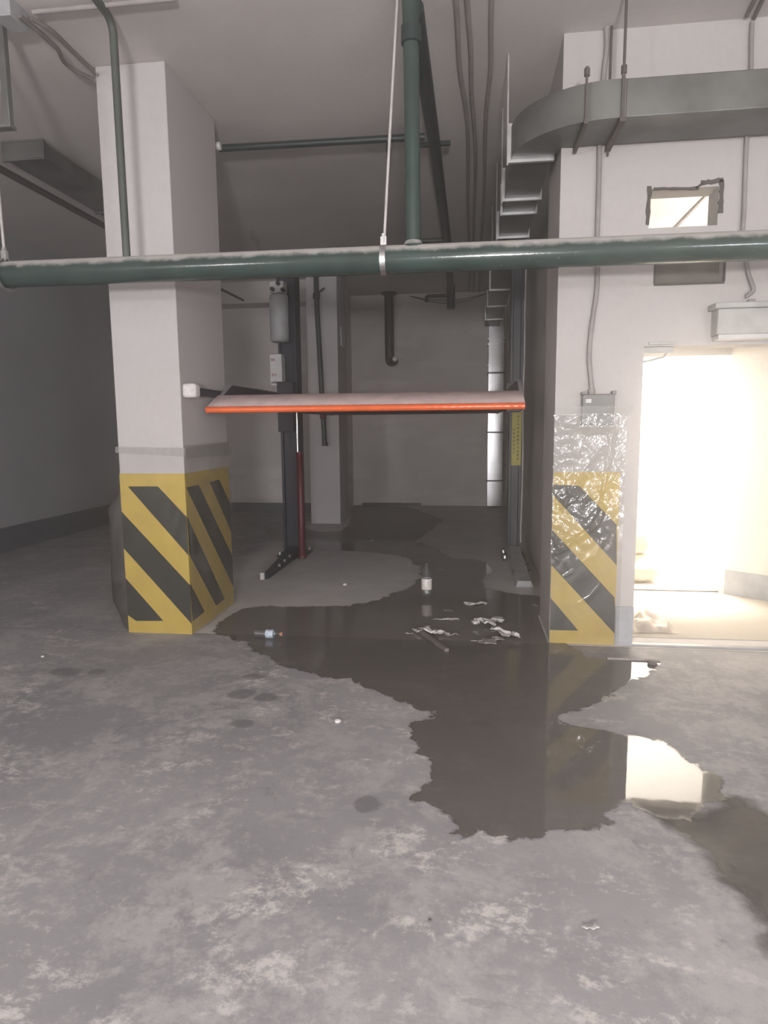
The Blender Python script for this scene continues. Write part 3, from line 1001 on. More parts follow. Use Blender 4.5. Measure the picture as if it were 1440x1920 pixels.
# ------------------------------------------------------------------ cables and conduits
CZ = H - 0.02
labels = ['ceiling conduit nearest the upright green pipe', 'middle one of three ceiling conduits above the bay', 'ceiling conduit nearest the ventilation duct above the bay']
ends = [((-0.12, 1.5), (-0.10, 4.1), (-0.03, 6.3), (-0.02, 12.3)), ((-0.06, 1.5), (-0.03, 4.1), (0.03, 6.3), (0.05, 12.3)), ((0.10, 1.5), (0.115, 4.1), (0.12, 6.3), (0.15, 12.3))]
for k, (lab, e) in enumerate(zip(labels, ends)):
    pts = wiggle([(x, y, CZ) for x, y in e], 16, 0.008, k * 2.1)
    pts = [(p[0], p[1], CZ) for p in pts]
    tag(MB().tube(pts, 0.0155, 10).build('cable_conduit', M['conduit'], loc=(e[0][0], 1.5, CZ)), lab, 'conduit', 'cable conduits along the ceiling')


def wall_cable(px, y, r, mat, name, lab, seed=0):
    pts = [(*ony(a, b_, y), 0) for a, b_ in px]
    pts = [(p[0], y, min(p[1], H - 0.005)) for p in pts]
    pts = wiggle(pts, 8, 0.002, seed)
    return tag(MB().tube(pts, r, 10).build(name, mat, loc=pts[0]), lab, 'conduit')


wall_cable([(1140, 20), (1137, 60), (1137, 100), (1128, 180), (1125, 260), (1121, 400), (1120, 520), (1113, 590), (1105, 650), (1107, 700), (1110, 745)], 4.49, 0.015, M['conduit'], 'cable_conduit',
           'flexible conduit falling from the ceiling to the dark junction box', 1)
wall_cable([(1411, 40), (1408, 120), (1402, 240), (1394, 400), (1394, 450), (1402, 505), (1412, 540), (1408, 550), (1398, 556)], 4.49, 0.0125, M['conduit'], 'cable_conduit',
           'conduit running down the white wall to the grey box over the doorway', 4)
tr = thing('cable_pair', 'two loose cables hanging under the ceiling beside the left pillar', 'cable', (-2.9, 3.9, 3.8))
for pp in (((60, 35), (100, 62), (175, 132)), ((38, 30), (75, 62), (105, 88), (118, 112), (140, 132), (176, 150))):
    pts = []
    for i, (a, b_) in enumerate(pp):
        p = at_z(a, b_, 3.80)
        pts.append(tuple(p))
    MB().tube(wiggle(pts, 8, 0.003, 2), 0.014, 8).build('cable', M['conduit_dark'], tr)
a_, b_ = at_z(62, 23, 3.86), at_z(330, 0, 3.86)
tag(MB().tube([tuple(a_), (b_.x, a_.y, 3.86)], 0.014, 8).build('cable_conduit', M['conduit'], loc=tuple(a_)), 'straight conduit crossing the ceiling above the left pillar', 'conduit')
# ceiling wires in the upper right corner
for k, (p0, p1) in enumerate((((1400, 30), (1425, -20)), ((1413, 36), (1440, -20)))):
    A, B = at_z(*p0, 3.885), at_z(*p1, 3.885)
    tag(MB().tube([A, B], 0.012, 8).build('cable_conduit', M['conduit_dark'], loc=tuple(A)), 'short dark conduit on the ceiling, in the upper right corner of the view', 'conduit', 'short ceiling conduits above the doorway wall')
# sagging wires on the back wall
sg = thing('wire_loop', 'thin wires sagging along the top of the back wall', 'wire', (-0.4, 12.36, 3.85))
for dz in (0.0, 0.05):
    MB().tube([(-1.1 + 1.4 * t, 12.37, 3.86 - (0.10 + dz) * math.sin(math.pi * t)) for t in [i / 16 for i in range(17)]], 0.008, 6).build('wire', M['conduit_dark'], sg)
A_, B_ = ony(412, 541, 5.36), ony(456, 563, 5.75)
tag(MB().tube([(LX1 - 0.02, 5.305, A_[1] + 0.01), (A_[0], 5.36, A_[1]), (B_[0], 5.75, B_[1])], 0.011, 8).build('anchor_rod', M['dark_rod'], loc=(LX1, 5.31, A_[1])), 'short dark rod sticking out behind the striped left pillar', 'rod')
# wiring behind the lift post
st = thing('ceiling_dropper', 'thin dark dropper with a crook below the dim ceiling', 'rod', (-2.55, 8.2, 3.5))
MB().tube([(-2.69, 8.2, H), (-2.69, 8.2, 3.84), (-2.62, 8.2, 3.80), (-2.62, 8.2, 3.35)], 0.014, 8).build('rod', M['conduit_dark'], st)

# ------------------------------------------------------------------ ducts
du = thing('ventilation_duct', 'galvanised rectangular duct turning from the white wall to the back of the bay', 'duct', (0.5, 4.3, 3.2))
DY0, DY1, Z0, Z1 = 4.10, 4.46, 3.215, 3.42
MB().box(0.86, 3.2, DY0, DY1, Z0, Z1).build('cross_section', M['duct'], du, 0.006)
# elbow: rectangular section swept through a quarter turn
el = MB()
n = 12
ccx, ccy = 0.86, 4.83
ro, ri = ccy - DY0, ccy - DY1
vs, fs = [], []
xs_o, xs_i = 0.86 - 0.26, 0.86 - 0.52
for i in range(n + 1):
    a = math.pi / 2 * i / n
    # outer curve ends at x = 0.27, inner at 0.53
    ox, oy = 0.86 - 0.60 * math.sin(a), DY0 + 0.60 * (1 - math.cos(a))
    ix, iy = 0.86 - 0.34 * math.sin(a), DY1 + 0.24 * (1 - math.cos(a))
    z0, z1 = Z0 + 0.03 * i / n, Z1 + 0.03 * i / n
    vs += [(ox, oy, z0), (ox, oy, z1), (ix, iy, z1), (ix, iy, z0)]
for i in range(n):
    for k in range(4):
        fs.append((i * 4 + k, (i + 1) * 4 + k, (i + 1) * 4 + (k + 1) % 4, i * 4 + (k + 1) % 4))
el.add(vs, fs, 0, True)
el.build('elbow', M['duct'], du)
MB().box(0.26, 0.52, 4.68, 12.15, Z0 + 0.03, Z1 + 0.03).build('long_section', M['duct'], du, 0.004)


def flange(y, w_=0.02):
    m = MB()
    x0, x1, z0, z1 = 0.26, 0.52, Z0 + 0.03, Z1 + 0.03
    m.box(x0 - w_, x1 + w_, y - 0.014, y + 0.014, z0 - w_, z0)
    m.box(x0 - w_, x1 + w_, y - 0.014, y + 0.014, z1, z1 + w_)
    m.box(x0 - w_, x0, y - 0.014, y + 0.014, z0, z1)
    m.box(x1, x1 + w_, y - 0.014, y + 0.014, z0, z1)
    m.build('flange', M['flange'], du)


for y in (4.70, 5.46, 5.80, 6.5, 7.7, 8.9, 10.1, 11.3):
    flange(y)
MB().box(0.33, 0.605, 12.14, 12.39, 0.03, Z1 + 0.05).build('upright_section', M['duct_shiny'], du, 0.004)
for z in (3.02, 2.92, 2.55, 2.42, 1.36, 0.48):
    m = MB()
    m.box(0.315, 0.62, 12.125, 12.395, z, z + 0.03)
    m.build('seam_band', M['steel'] if z > 2.5 else M['box_dark'], du)
for y in (4.70, 5.46, 6.5, 7.7):
    MB().tube([(0.238, y, Z0), (0.236, y, H)], 0.006, 8).build('hanger_rod', M['rod'], du)
# hangers on the cross duct
for k, (x, w_, lab) in enumerate(((0.64, 0.012, 'thin strap bracket on the duct near its bend'), (0.84, 0.018, 'heavier strap bracket with two rods holding the duct'))):
    h = thing('duct_hanger', lab, 'bracket', (x, 4.08, 3.2), 'brackets holding the ventilation duct')
    m = MB()
    m.box(x - w_ / 2, x + w_ / 2, DY0 - 0.02, DY0 - 0.002, Z0 - 0.02, Z1 + 0.04)
    m.build('strap', M['dark_rod'], h)
    m = MB()
    m.box(x - w_ * 0.9, x + w_ * 0.9, DY0 - 0.03, DY1 + 0.03, Z0 - 0.032, Z0 - 0.006)
    m.build('cross_bar', M['dark_rod'], h)
    MB().lathe([(0, -0.02), (0.016, -0.02), (0.016, 0.02), (0, 0.02)], (x, DY0 - 0.012, Z1 + 0.04), 'Z', 8).build('nut', M['dark_rod'], h)
    MB().tube([(x, DY0 - 0.012, Z1 + 0.02), (x, DY0 - 0.012, H if k else Z1 + 0.07)], 0.008, 8).build('rod', M['dark_rod'], h)
    if k:
        MB().tube([(x, DY1 + 0.02, Z0 - 0.06), (x, DY1 + 0.02, H)], 0.007, 8).build('rod', M['dark_rod'], h)

# duct and hanger over the aisle beside the left pillar
ld = thing('side_duct', 'dull duct under the ceiling beyond the left pillar', 'duct', (-3.7, 5.4, 3.76))
MB().box(-3.90, -3.55, 5.4, 9.0, 3.755, 3.88).build('duct_body', M['duct'], ld, 0.005)
for y in (5.42, 6.8, 8.2):
    MB().box(-3.915, -3.535, y - 0.015, y + 0.015, 3.74, 3.895).build('flange', M['duct'], ld)
us = thing('strut_hanger', 'grey upright strut at the upper left edge of the view', 'strut', (-2.95, 3.7, 3.3))
p0, p1 = ony(20, 235, 3.8), ony(14, 38, 3.8)
MB().box(p0[0] - 0.03, p0[0] + 0.01, 3.78, 3.82, p0[1], H).build('upright', M['duct'], us, 0.003)
MB().box(p0[0] - 0.10, p0[0] + 0.018, 3.77, 3.83, p0[1] - 0.02, p0[1]).build('shelf_arm', M['duct'], us, 0.003)
MB().box(p0[0] - 0.05, p0[0] + 0.12, 3.70, 3.86, 3.80, H).build('head_plate', M['grey_paint'], us, 0.004)

# ------------------------------------------------------------------ boxes on the white wall
jb = thing('junction_box', 'dark grey junction box half under the film on the striped pillar', 'box', (0.83, 4.48, 1.5))
MB().box(0.728, 0.932, 4.462, 4.519, 1.495, 1.695).build('box_body', M['box_dark'], jb, 0.006)
MB().box(0.722, 0.745, 4.455, 4.515, 1.693, 1.712).build('top_lug', M['box_dark'], jb, 0.003)
MB().box(0.915, 0.94, 4.455, 4.515, 1.690, 1.715).build('top_lug', M['box_dark'], jb, 0.003)
MB().lathe([(0.02, 0), (0.024, 0.005), (0.024, 0.03), (0.016, 0.034)], (0.79, 4.49, 1.695), 'Z', 14).build('cable_gland', M['conduit'], jb)
MB().box(0.75, 0.785, 4.458, 4.463, 1.64, 1.665).build('shiny_sticker', M['paper'], jb)
lb = thing('light_box', 'grey box with a wider lid above the bright doorway', 'box', (1.8, 4.4, 2.0))
MB().box(1.515, 2.25, 4.40, 4.52, 2.045, 2.20).build('box_body', M['box_grey'], lb, 0.006)
MB().box(1.49, 2.28, 4.375, 4.52, 2.20, 2.235).build('lid', M['box_grey'], lb, 0.006)
MB().box(1.525, 2.24, 4.40, 4.52, 2.015, 2.045).build('bottom_strip', M['pale_box'], lb, 0.004)
MB().box(1.71, 1.75, 4.45, 4.50, 2.235, 2.262).build('cable_gland', M['conduit'], lb, 0.004)
p = ony(1427, 722, 4.62)
sb = thing('switch_box', 'small grey box inside the edge of the bright doorway', 'box', (2.45, 5.6, 1.7))
MB().box(2.47, 2.62, 5.60, 5.68, 1.74, 1.88).build('box_body', M['box_grey'], sb, 0.004)
MB().box(2.485, 2.605, 5.592, 5.6, 1.79, 1.83).build('switch_plate', M['box_dark'], sb, 0.002)
MB().tube([(2.545, 5.64, 1.88), (2.545, 5.64, 2.6)], 0.012, 8).build('conduit', M['box_grey'], sb)
cl = thing('door_bracket', 'grey bracket at the top left corner of the bright doorway', 'bracket', (1.2, 4.5, 2.0))
MB().box(1.14, 1.31, 4.495, 4.52, 2.003, 2.022).build('bar', M['box_grey'], cl, 0.003)
MB().box(1.112, 1.30, 4.53, 4.56, 1.955, 1.993).build('arm', M['box_grey'], cl, 0.004)
MB().tube([(1.27, 4.545, 1.97), (1.25, 4.56, 1.93), (1.13, 4.6, 1.905)], 0.008, 8).build('lever', M['box_grey'], cl)
# cable seen through the small window opening
tag(MB().tube([(*[ony(1262, 432, IY - 0.02)[0], IY - 0.02, ony(1262, 432, IY - 0.02)[1]],), (ony(1350, 342, IY - 0.02)[0], IY - 0.02, ony(1350, 342, IY - 0.02)[1])], 0.010, 8).build('slanting_cable', M['conduit'], loc=(1.46, IY, 3.08)), 'thin slanting cable seen through the small lit opening', 'cable')

# ------------------------------------------------------------------ parking lift
pk = thing('parking_lift', 'two-post car parking lift with raised platform and orange front edge', 'car lift', (-0.8, 7.3, 0))
for (x0, x1) in ((-2.155, -1.945), (0.435, 0.575)):
    m = MB()
    y0, y1 = 7.40, 7.62
    # open channel section
    m.box(x0, x1, y1 - 0.02, y1, 0, 3.2)
    m.box(x0, x0 + 0.03, y0, y1, 0, 3.2)
    m.box(x1 - 0.03, x1, y0, y1, 0, 3.2)
    m.box(x0 + 0.03, x1 - 0.03, y0 + 0.03, y1 - 0.04, 0.02, 3.2)
    post = m.build('post', M['navy'], pk, 0.004)
    post['label'] = 'dark navy steel post'
    m = MB()
    m.box(x0 - 0.06, x1 + 0.06, 7.30, 7.72, 0, 0.02)
    bp = m.build('base_plate', M['navy'], pk)
    for bx in (x0 - 0.03, x1 + 0.03):
        for by in (7.34, 7.68):
            MB().lathe([(0.0, 0.035), (0.016, 0.035), (0.018, 0.0)], (bx, by, 0.02), 'Z', 6).build('bolt', M['steel'], bp)
# legs that run forward along the floor
m = MB()
m.hexa([(-2.07, 7.35, 0.0), (-1.96, 7.35, 0.0), (-1.975, 6.2, 0.0), (-2.02, 6.2, 0.0)], [(-2.07, 7.35, 0.13), (-1.96, 7.35, 0.13), (-1.975, 6.2, 0.06), (-2.02, 6.2, 0.06)])
lg = m.build('foot_beam', M['navy'], pk, 0.004)
for y in (6.55, 6.75, 6.95):
    MB().lathe([(0, 0.0), (0.018, 0.0), (0.018, 0.02), (0, 0.024)], (-1.97, y, 0.05 + (y - 6.2) * 0.05), 'X', 8).build('bolt', M['steel'], lg)
MB().box(-2.05, -2.01, 6.17, 6.21, 0.0, 0.07).build('foam_end', M['foam'], lg, 0.004)
m = MB()
m.hexa([(0.43, 7.38, 0.0), (0.59, 7.38, 0.0), (0.61, 6.1, 0.0), (0.44, 6.1, 0.0)], [(0.45, 7.38, 0.16), (0.57, 7.38, 0.16), (0.58, 6.1, 0.06), (0.46, 6.1, 0.06)])
lg = m.build('foot_beam', M['grey_paint'], pk, 0.004)  # pale grey stands for light reflected off this beam
lg['label'] = 'foot beam with reflected light painted pale grey'
for y in (6.45, 6.75, 7.05):
    for x in (0.45, 0.60):
        MB().lathe([(0, 0.03), (0.018, 0.03), (0.02, 0.0)], (x, y, 0.04 + (y - 6.1) * 0.04), 'Z', 8).build('bolt', M['dark_rod'], lg)
# platform
PX0, PX1 = -1.945, 0.385
m = MB()
nn = 60
ys = [4.98 + i * (9.3 - 4.98) / nn for i in range(nn + 1)]
top = [(y, 1.705 + 0.012 * math.sin(i * 1.6)) for i, y in enumerate(ys)]
vs = [(x, y, z) for x in (PX0 + 0.02, PX1 - 0.02) for y, z in top] + [(x, y, z - 0.03) for x in (PX0 + 0.02, PX1 - 0.02) for y, z in top]
N1 = nn + 1
fs = []
for i in range(nn):
    fs.append((i, i + N1, i + N1 + 1, i + 1))
    fs.append((2 * N1 + i, 2 * N1 + i + 1, 3 * N1 + i + 1, 3 * N1 + i))
fs += [(0, 2 * N1, 3 * N1, N1), (nn, nn + N1, nn + 3 * N1, nn + 2 * N1)]
m.add(vs, fs, 0, True)
dk = m.build('platform_deck', M['deck'], pk)
# sloping front lip: dusty upper face over an orange rolled edge
m = MB()
prof = [(4.735, 1.648), (4.80, 1.678), (4.985, 1.752), (5.03, 1.735), (4.80, 1.625), (4.745, 1.635)]
m.hexa([(PX0, y, z) for y, z in prof], [(PX1, y, z) for y, z in prof])
lip = m.build('front_lip', M['orange_dust'], pk)
lip['label'] = 'dusty pink sloping ramp plate'
m = MB()
prof = []
cy_, cz_, rr_ = 4.742, 1.633, 0.024
nx_ = 120
vs, fs = [], []
sg_ = 12
for i in range(nx_ + 1):
    x = PX0 + (PX1 - PX0) * i / nx_
    r2 = rr_ + 0.0012 * math.sin(i * 2.1)
    for k in range(sg_):
        a = 2 * math.pi * k / sg_
        vs.append((x, cy_ + r2 * math.cos(a), cz_ + r2 * math.sin(a)))
for i in range(nx_):
    for k in range(sg_):
        fs.append((i * sg_ + k, (i + 1) * sg_ + k, (i + 1) * sg_ + (k + 1) % sg_, i * sg_ + (k + 1) % sg_))
fs.append(tuple(range(sg_)))
fs.append(tuple(nx_ * sg_ + k for k in reversed(range(sg_))))
m.add(vs, fs, 0, True)
e = m.build('edge_roll', M['orange'], lip)
e['label'] = 'bright orange rolled front edge'
for (x0, x1, my) in ((PX0 - 0.004, PX0 + 0.02, 0), (PX1 - 0.02, PX1 + 0.004, 1)):
    prof = [(4.80, 1.64), (5.25, 1.845), (9.3, 1.845), (9.3, 1.66), (5.05, 1.66)]
    m = MB()
    m.hexa([(x0, y, z) for y, z in prof], [(x1, y, z) for y, z in prof])
    r = m.build('side_rail', M['rail'], pk, 0.002)
    m = MB()
    pe = [(4.79, 1.652), (5.25, 1.852), (9.3, 1.852), (9.3, 1.845), (5.252, 1.845), (4.80, 1.645)]
    m.hexa([(x0 - 0.002, y, z) for y, z in pe], [(x1 + 0.002, y, z) for y, z in pe])
    m.build('rail_edge', M['grey_paint'], r)
# projecting arm with a foam cap, beside the left pillar
m = MB().box(-1.985, -1.951, 4.50, 5.9, 1.735, 1.79)
ar = m.build('sensor_arm', M['rail'], pk, 0.003)
m = MB().box(-2.003, -1.902, 4.455, 4.555, 1.712, 1.812)
m.build('foam_cap', M['foam'], ar, 0.02)
# carriages that hold the platform on the posts
MB().box(-2.13, -1.949, 7.22, 7.42, 1.45, 2.0).build('carriage', M['navy'], pk, 0.005)
MB().box(0.39, 0.54, 7.22, 7.42, 1.64, 1.95).build('carriage', M['navy'], pk, 0.005)
# hydraulic cylinder
cyl = MB().lathe([(0, 0.02), (0.05, 0.02), (0.05, 0.06), (0.038, 0.07), (0.038, 1.17), (0.044, 1.18), (0.044, 1.22), (0.016, 1.225)], (-1.885, 7.2, 0)).build('hydraulic_cylinder', M['red'], pk)
cyl['label'] = 'dark red hydraulic cylinder'
MB().tube([(-1.905, 7.2, 1.2), (-1.905, 7.2, 1.68)], 0.014, 14).build('piston_rod', M['chrome'], cyl)
# power unit
pu = MB().lathe([(0, 0), (0.085, 0.0), (0.102, 0.015), (0.104, 0.06), (0.104, 0.47), (0.098, 0.50), (0.07, 0.52), (0, 0.52)], (-2.10, 7.29, 2.44)).build('power_unit', M['grey_paint'], pk)
pu['label'] = 'grey upright hydraulic power unit'
MB().box(-2.18, -2.02, 7.20, 7.36, 2.96, 3.08).build('valve_block', M['pale_box'], pu, 0.01)
for (x, z) in ((-2.135, 2.99), (-2.07, 3.05), (-2.02, 2.98)):
    MB().lathe([(0, 0), (0.022, 0.0), (0.022, 0.05), (0, 0.05)], (x, 7.155, z), 'Y', 12).build('fitting', M['dark_plastic'], pu)
MB().tube([(-2.0, 7.28, 3.03), (-1.97, 7.28, 3.02), (-1.96, 7.33, 2.9)], 0.016, 8).build('hose', M['dark_plastic'], pu)
# control box
cb = MB().box(-2.19, -2.055, 7.18, 7.32, 2.0, 2.30).build('control_box', M['pale_box'], pk, 0.006)
for (cx0, cz0) in ((-2.175, 2.225), (-2.15, 2.225), (-2.17, 2.06), (-2.14, 2.06)):
    m = MB()
    for dz in (0, 0.012, 0.024):
        m.box(cx0, cx0 + 0.016, 7.1775, 7.181, cz0 + dz, cz0 + dz + 0.006)
    m.box(cx0 + 0.012, cx0 + 0.016, 7.1775, 7.181, cz0, cz0 + 0.03)
    m.build('red_character', M['red_ink'], cb)
MB().tube([(-2.19, 7.25, 2.02), (-2.21, 7.25, 2.0), (-2.2, 7.25, 1.975), (-2.05, 7.25, 1.965), (-2.02, 7.25, 1.98)], 0.011, 8).build('cable_loop', M['pale_box'], cb)
# instruction label on the right post
ll = MB().box(0.463, 0.565, 7.385, 7.393, 1.06, 1.66).build('instruction_label', M['label'], pk)
ll['label'] = 'tall yellow instruction label'
random.seed(11)
for cx0, rows, sz in ((0.530, 12, 0.022), (0.485, 7, 0.018)):
    for k in range(rows):
        m = MB()
        z = 1.60 - k * 0.042 - (0.14 if sz < 0.02 else 0)
        for q_ in range(3):
            m.box(cx0 - sz / 2, cx0 + sz / 2, 7.382, 7.386, z - q_ * 0.008, z - q_ * 0.008 + 0.003)
        m.box(cx0 + random.uniform(-0.006, 0.004), cx0 + random.uniform(0.005, 0.008), 7.382, 7.386, z - 0.018, z + 0.004)
        m.build('printed_character', M['ink'], ll)
# slack cable at the edge of the right post
hs = MB().tube(wiggle([(0.585, 7.39, 3.2), (0.583, 7.38, 2.4), (0.578, 7.36, 1.9), (0.583, 7.38, 1.2), (0.582, 7.38, 0.2)], 8, 0.003, 1), 0.010, 8).build('hose', M['rod'], pk)
hs['label'] = 'pale hose down the edge of the post'

# small white panel by the far pillar
tag(MB().box(-1.975, -1.955, 10.18, 10.42, 2.74, 3.02).build('wall_panel', M['pale_box'], bevel=0.004, loc=(-1.96, 10.3, 2.74)), 'small white panel on the shaded side of the far pillar', 'panel')


# ------------------------------------------------------------------ bottles, debris
def bottle(name, loc, prof_body, label_span, r, label, lmat, cat='bottle', lying=False):
    t = thing(name, label, cat, loc)
    ax = 'X' if lying else 'Z'
    MB().lathe(prof_body, loc, ax, 24).build('body', M['bottle'], t)
    a, b2 = label_span
    MB().lathe([(r + 0.0006, a), (r + 0.001, a + 0.002), (r + 0.001, b2 - 0.002), (r + 0.0006, b2)], loc, ax, 24).build('paper_label', lmat, t)
    top = prof_body[-1][1]
    MB().lathe([(0.0, top + 0.012), (0.014, top + 0.012), (0.0155, top + 0.008), (0.0155, top - 0.008), (0.013, top - 0.01)], loc, ax, 16).build('screw_cap', M['cap'] if lying else M['bottle'], t)
    return t


bl = at_z(800, 1119)
bottle('plastic_bottle', (bl.x, bl.y, 0.004), [(0.0, 0.004), (0.03, 0.0), (0.042, 0.006), (0.046, 0.02), (0.046, 0.06), (0.043, 0.066), (0.045, 0.072), (0.046, 0.165), (0.0455, 0.195), (0.042, 0.222), (0.034, 0.245), (0.022, 0.262), (0.0135, 0.27), (0.0135, 0.285)],
       (0.068, 0.165), 0.046, 'clear bottle with a white label standing in the puddle', M['bottle_label'])
b2 = at_z(478, 1196)
bottle('plastic_bottle', (b2.x, b2.y, 0.034), [(0.0, 0.003), (0.02, 0.0), (0.029, 0.005), (0.03, 0.03), (0.028, 0.05), (0.03, 0.07), (0.03, 0.14), (0.024, 0.165), (0.013, 0.18), (0.0125, 0.195)],
       (0.085, 0.14), 0.030, 'clear bottle with a bluish label lying at the puddle edge near the left pillar', M['blue_label'], lying=True)
# lip of water around the lying bottle is part of the puddle itself


def scrap(px, py, sx, sy, rot, mat, label, seed, name='paper_scrap', hgt=0.02, cat='paper'):
    c = at_z(px, py)
    nu, nv = 10, 7
    vs = []
    ca, sa = math.cos(rot), math.sin(rot)
    for j in range(nv + 1):
        for i in range(nu + 1):
            u, v = (i / nu - 0.5) * sx, (j / nv - 0.5) * sy
            jx = 0.14 * sx * mnoise.noise(Vector((i * 0.7, j * 0.9, seed)))
            jy = 0.16 * sy * mnoise.noise(Vector((i * 0.8, j * 0.7, seed + 5)))
            z = 0.006 + hgt * (0.5 + 0.9 * mnoise.noise(Vector((u * 22, v * 22, seed * 1.7))))
            z = max(z, 0.005)
            pr_ = (1 - (2 * i / nu - 1) ** 4) ** 0.5 * (0.62 + 0.75 * mnoise.noise(Vector((i * 0.9, seed * 3.1, 0.5)))) if 0 < i < nu else 0.12
            u, v = u + jx, v * pr_ + jy + 0.35 * sy * mnoise.noise(Vector((i * 0.55, seed * 2.3, 4)))
            vs.append((c.x + u * ca - v * sa, c.y + u * sa + v * ca, z))
    fs = [(j * (nu + 1) + i, j * (nu + 1) + i + 1, (j + 1) * (nu + 1) + i + 1, (j + 1) * (nu + 1) + i) for j in range(nv) for i in range(nu)]
    m = MB()
    m.add(vs, fs, 0, False)
    o = m.build(name, mat, loc=(c.x, c.y, 0.005), solid=0.0015)
    return tag(o, label, cat, 'litter lying in the puddle')


scrap(892, 1134, 0.19, 0.09, 0.15, M['paper'], 'flat white paper scrap farthest back among the litter', 1)
scrap(836, 1163, 0.19, 0.06, 0.1, M['paper'], 'narrow pale paper scrap between the bottle and the crumpled papers', 2, hgt=0.012)
scrap(912, 1172, 0.24, 0.17, 0.4, M['paper'], 'larger crumpled white paper by the right lift foot', 3, hgt=0.05)
scrap(948, 1192, 0.27, 0.13, -0.85, M['paper'], 'long torn paper strip ending beside the striped pillar', 4, hgt=0.045)
scrap(804, 1188, 0.23, 0.13, -0.2, M['paper'], 'crumpled pale paper over the wooden stick', 5, hgt=0.04)
scrap(768, 1191, 0.055, 0.035, 0.3, M['paper'], 'tiny white scrap left of the wooden stick', 6, hgt=0.015)
scrap(838, 1193, 0.18, 0.05, -0.25, M['paper_wet'], 'dark soaked paper flap right of the wooden stick', 7, hgt=0.03)
scrap(920, 1204, 0.20, 0.16, 0.6, M['paper_wet'], 'soaked grey paper under the crumpled white papers', 8, hgt=0.015)
scrap(893, 1204, 0.07, 0.03, 0.0, M['paper'], 'thin white sliver in front of the crumpled papers', 9, hgt=0.01)
scrap(840, 1147, 0.09, 0.03, -0.5, M['paper_wet'], 'greyish thin scrap behind the bottle side of the litter', 10, hgt=0.012)
scrap(1003, 1138, 0.05, 0.035, 0.0, M['paper_wet'], 'small grey scrap near the right lift foot', 12, hgt=0.012)
scrap(826, 1070, 0.08, 0.03, 0.0, M['paper_wet'], 'faint grey scrap on wet floor behind the standing bottle', 13, hgt=0.012)
scrap(690, 1016, 0.13, 0.05, 0.2, M['paper_wet'], 'small pale scrap on wet floor behind the dry island', 14, hgt=0.02)
A, B = at_z(783, 1184), at_z(838, 1224)
m = MB()
d = (B - A).normalized()
nrm = Vector((-d.y, d.x, 0)) * 0.016
vs = [A + nrm, B + nrm, B - nrm, A - nrm]
m.hexa([(p.x, p.y, 0.004) for p in vs], [(p.x, p.y, 0.03) for p in vs])
tag(m.build('wooden_stick', M['wood'], bevel=0.003, loc=(A.x, A.y, 0.004)), 'grey wooden stick lying slanted in the puddle litter', 'stick', 'litter lying in the puddle')
A, B = at_z(1138, 1236), at_z(1238, 1240)
m = MB()
m.hexa([(A.x, A.y - 0.012, 0.0), (B.x, B.y - 0.012, 0.0), (B.x, B.y + 0.012, 0.0), (A.x, A.y + 0.012, 0.0)],
       [(A.x, A.y - 0.012, 0.014), (B.x, B.y - 0.012, 0.014), (B.x, B.y + 0.012, 0.014), (A.x, A.y + 0.012, 0.014)])
tag(m.build('metal_strip', M['conduit'], loc=(A.x, A.y, 0.0)), 'thin dark strip on the floor in front of the bright doorway', 'strip')


def pebble(px, py, r, mat, label, name='pebble', cat='pebble'):
    c = at_z(px, py)
    m = MB()
    prof = [(0.0, 0.0), (r * 0.8, 0.0), (r, r * 0.35), (r * 0.75, r * 0.8), (0.0, r * 0.95)]
    m.lathe(prof, (c.x, c.y, 0.0), 'Z', 9)
    for i, p in enumerate(m.v):
        k = 1 + 0.25 * mnoise.noise(Vector((p[0] * 60, p[1] * 60, p[2] * 60)))
        m.v[i] = (c.x + (p[0] - c.x) * k, c.y + (p[1] - c.y) * k, max(0, p[2]))
    return tag(m.build(name, mat, loc=(c.x, c.y, 0)), label, cat)


pebble(633, 1354, 0.018, M['paper'], 'white crumb on dry floor left of the puddle')
pebble(806, 1727, 0.006, M['mark'], 'tiny black speck on the floor near the camera')
pebble(80, 1232, 0.012, M['paper'], 'tiny white crumb on the floor left of the striped pillar')
pebble(647, 1097, 0.02, M['paper'], 'small white crumb on the dry island in the bay')
pebble(1223, 1247, 0.03, M['conduit_dark'], 'dark lump at the puddle tip by the thin strip')
c = at_z(1108, 1743)
scr = scrap(1108, 1743, 0.05, 0.018, 0.1, M['paper'], 'small white sliver on the dry floor near the camera', 21, hgt=0.006)
scr['group'] = 'slivers on the dry floor'

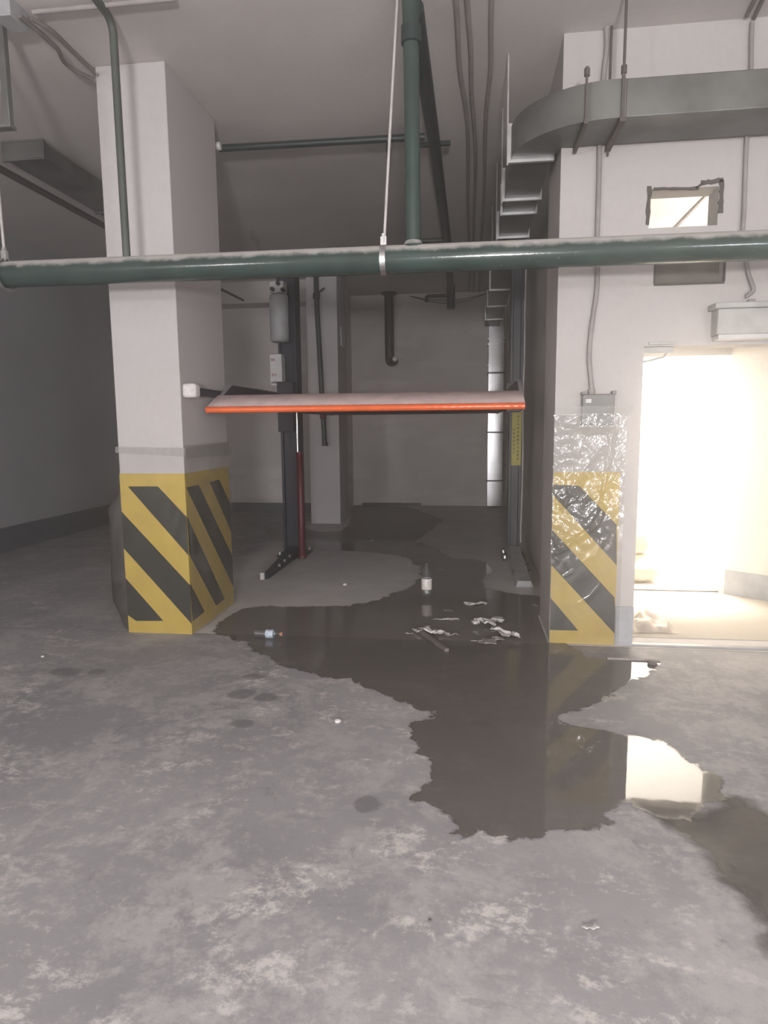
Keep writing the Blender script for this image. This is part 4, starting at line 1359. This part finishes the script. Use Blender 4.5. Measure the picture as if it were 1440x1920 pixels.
# things inside the bright room
ps_ = thing('plastic_sheet', 'crumpled beige plastic sheet on the lit floor behind the doorway sill', 'sheet', (1.32, 4.95, 0.006))
m = MB()
nu, nv = 26, 14
vs = []
for j in range(nv + 1):
    for i in range(nu + 1):
        u, v = i / nu, j / nv
        edge = math.sin(math.pi * u) ** 0.5 * math.sin(math.pi * v) ** 0.5
        z = 0.008 + edge * (0.07 + 0.09 * mnoise.noise(Vector((u * 5, v * 4, 3))))
        vs.append((1.14 + 0.36 * u + 0.03 * mnoise.noise(Vector((v * 4, 0, 1))), 4.78 + 0.55 * v + 0.04 * mnoise.noise(Vector((u * 4, 0, 7))), max(0.008, z)))
m.add(vs, [(j * (nu + 1) + i, j * (nu + 1) + i + 1, (j + 1) * (nu + 1) + i + 1, (j + 1) * (nu + 1) + i) for j in range(nv) for i in range(nu)], 0, True)
m.build('sheet_body', M['sheet'], ps_)


def sack(x, y, z0, sx, sy, sz, seed, label, mat):
    m = MB()
    nu, nv = 22, 12
    vs = []
    for j in range(nv + 1):
        t = j / nv
        rad = math.sin(math.pi * (0.06 + 0.90 * t)) ** 0.45
        for i in range(nu):
            a = 2 * math.pi * i / nu
            k = rad * (1 + 0.12 * mnoise.noise(Vector((math.cos(a) * 2, math.sin(a) * 2, t * 3 + seed))))
            vs.append((x + sx * k * math.cos(a), y + sy * k * math.sin(a), z0 + sz * t))
    fs = [(j * nu + i, j * nu + (i + 1) % nu, (j + 1) * nu + (i + 1) % nu, (j + 1) * nu + i) for j in range(nv) for i in range(nu)]
    fs += [tuple(reversed(range(nu))), tuple(nv * nu + i for i in range(nu))]
    m.add(vs, fs, 0, True)
    return tag(m.build('sack', mat, loc=(x, y, z0)), label, 'sack', 'sacks inside the bright doorway')


sack(1.62, 6.45, 0.006, 0.22, 0.16, 0.26, 1, 'bulging sack on the floor just inside the inner doorway', M['sack'])
sack(1.59, 6.48, 0.27, 0.17, 0.14, 0.30, 4, 'yellowish sack stacked on another sack in the bright room', M['sack'])
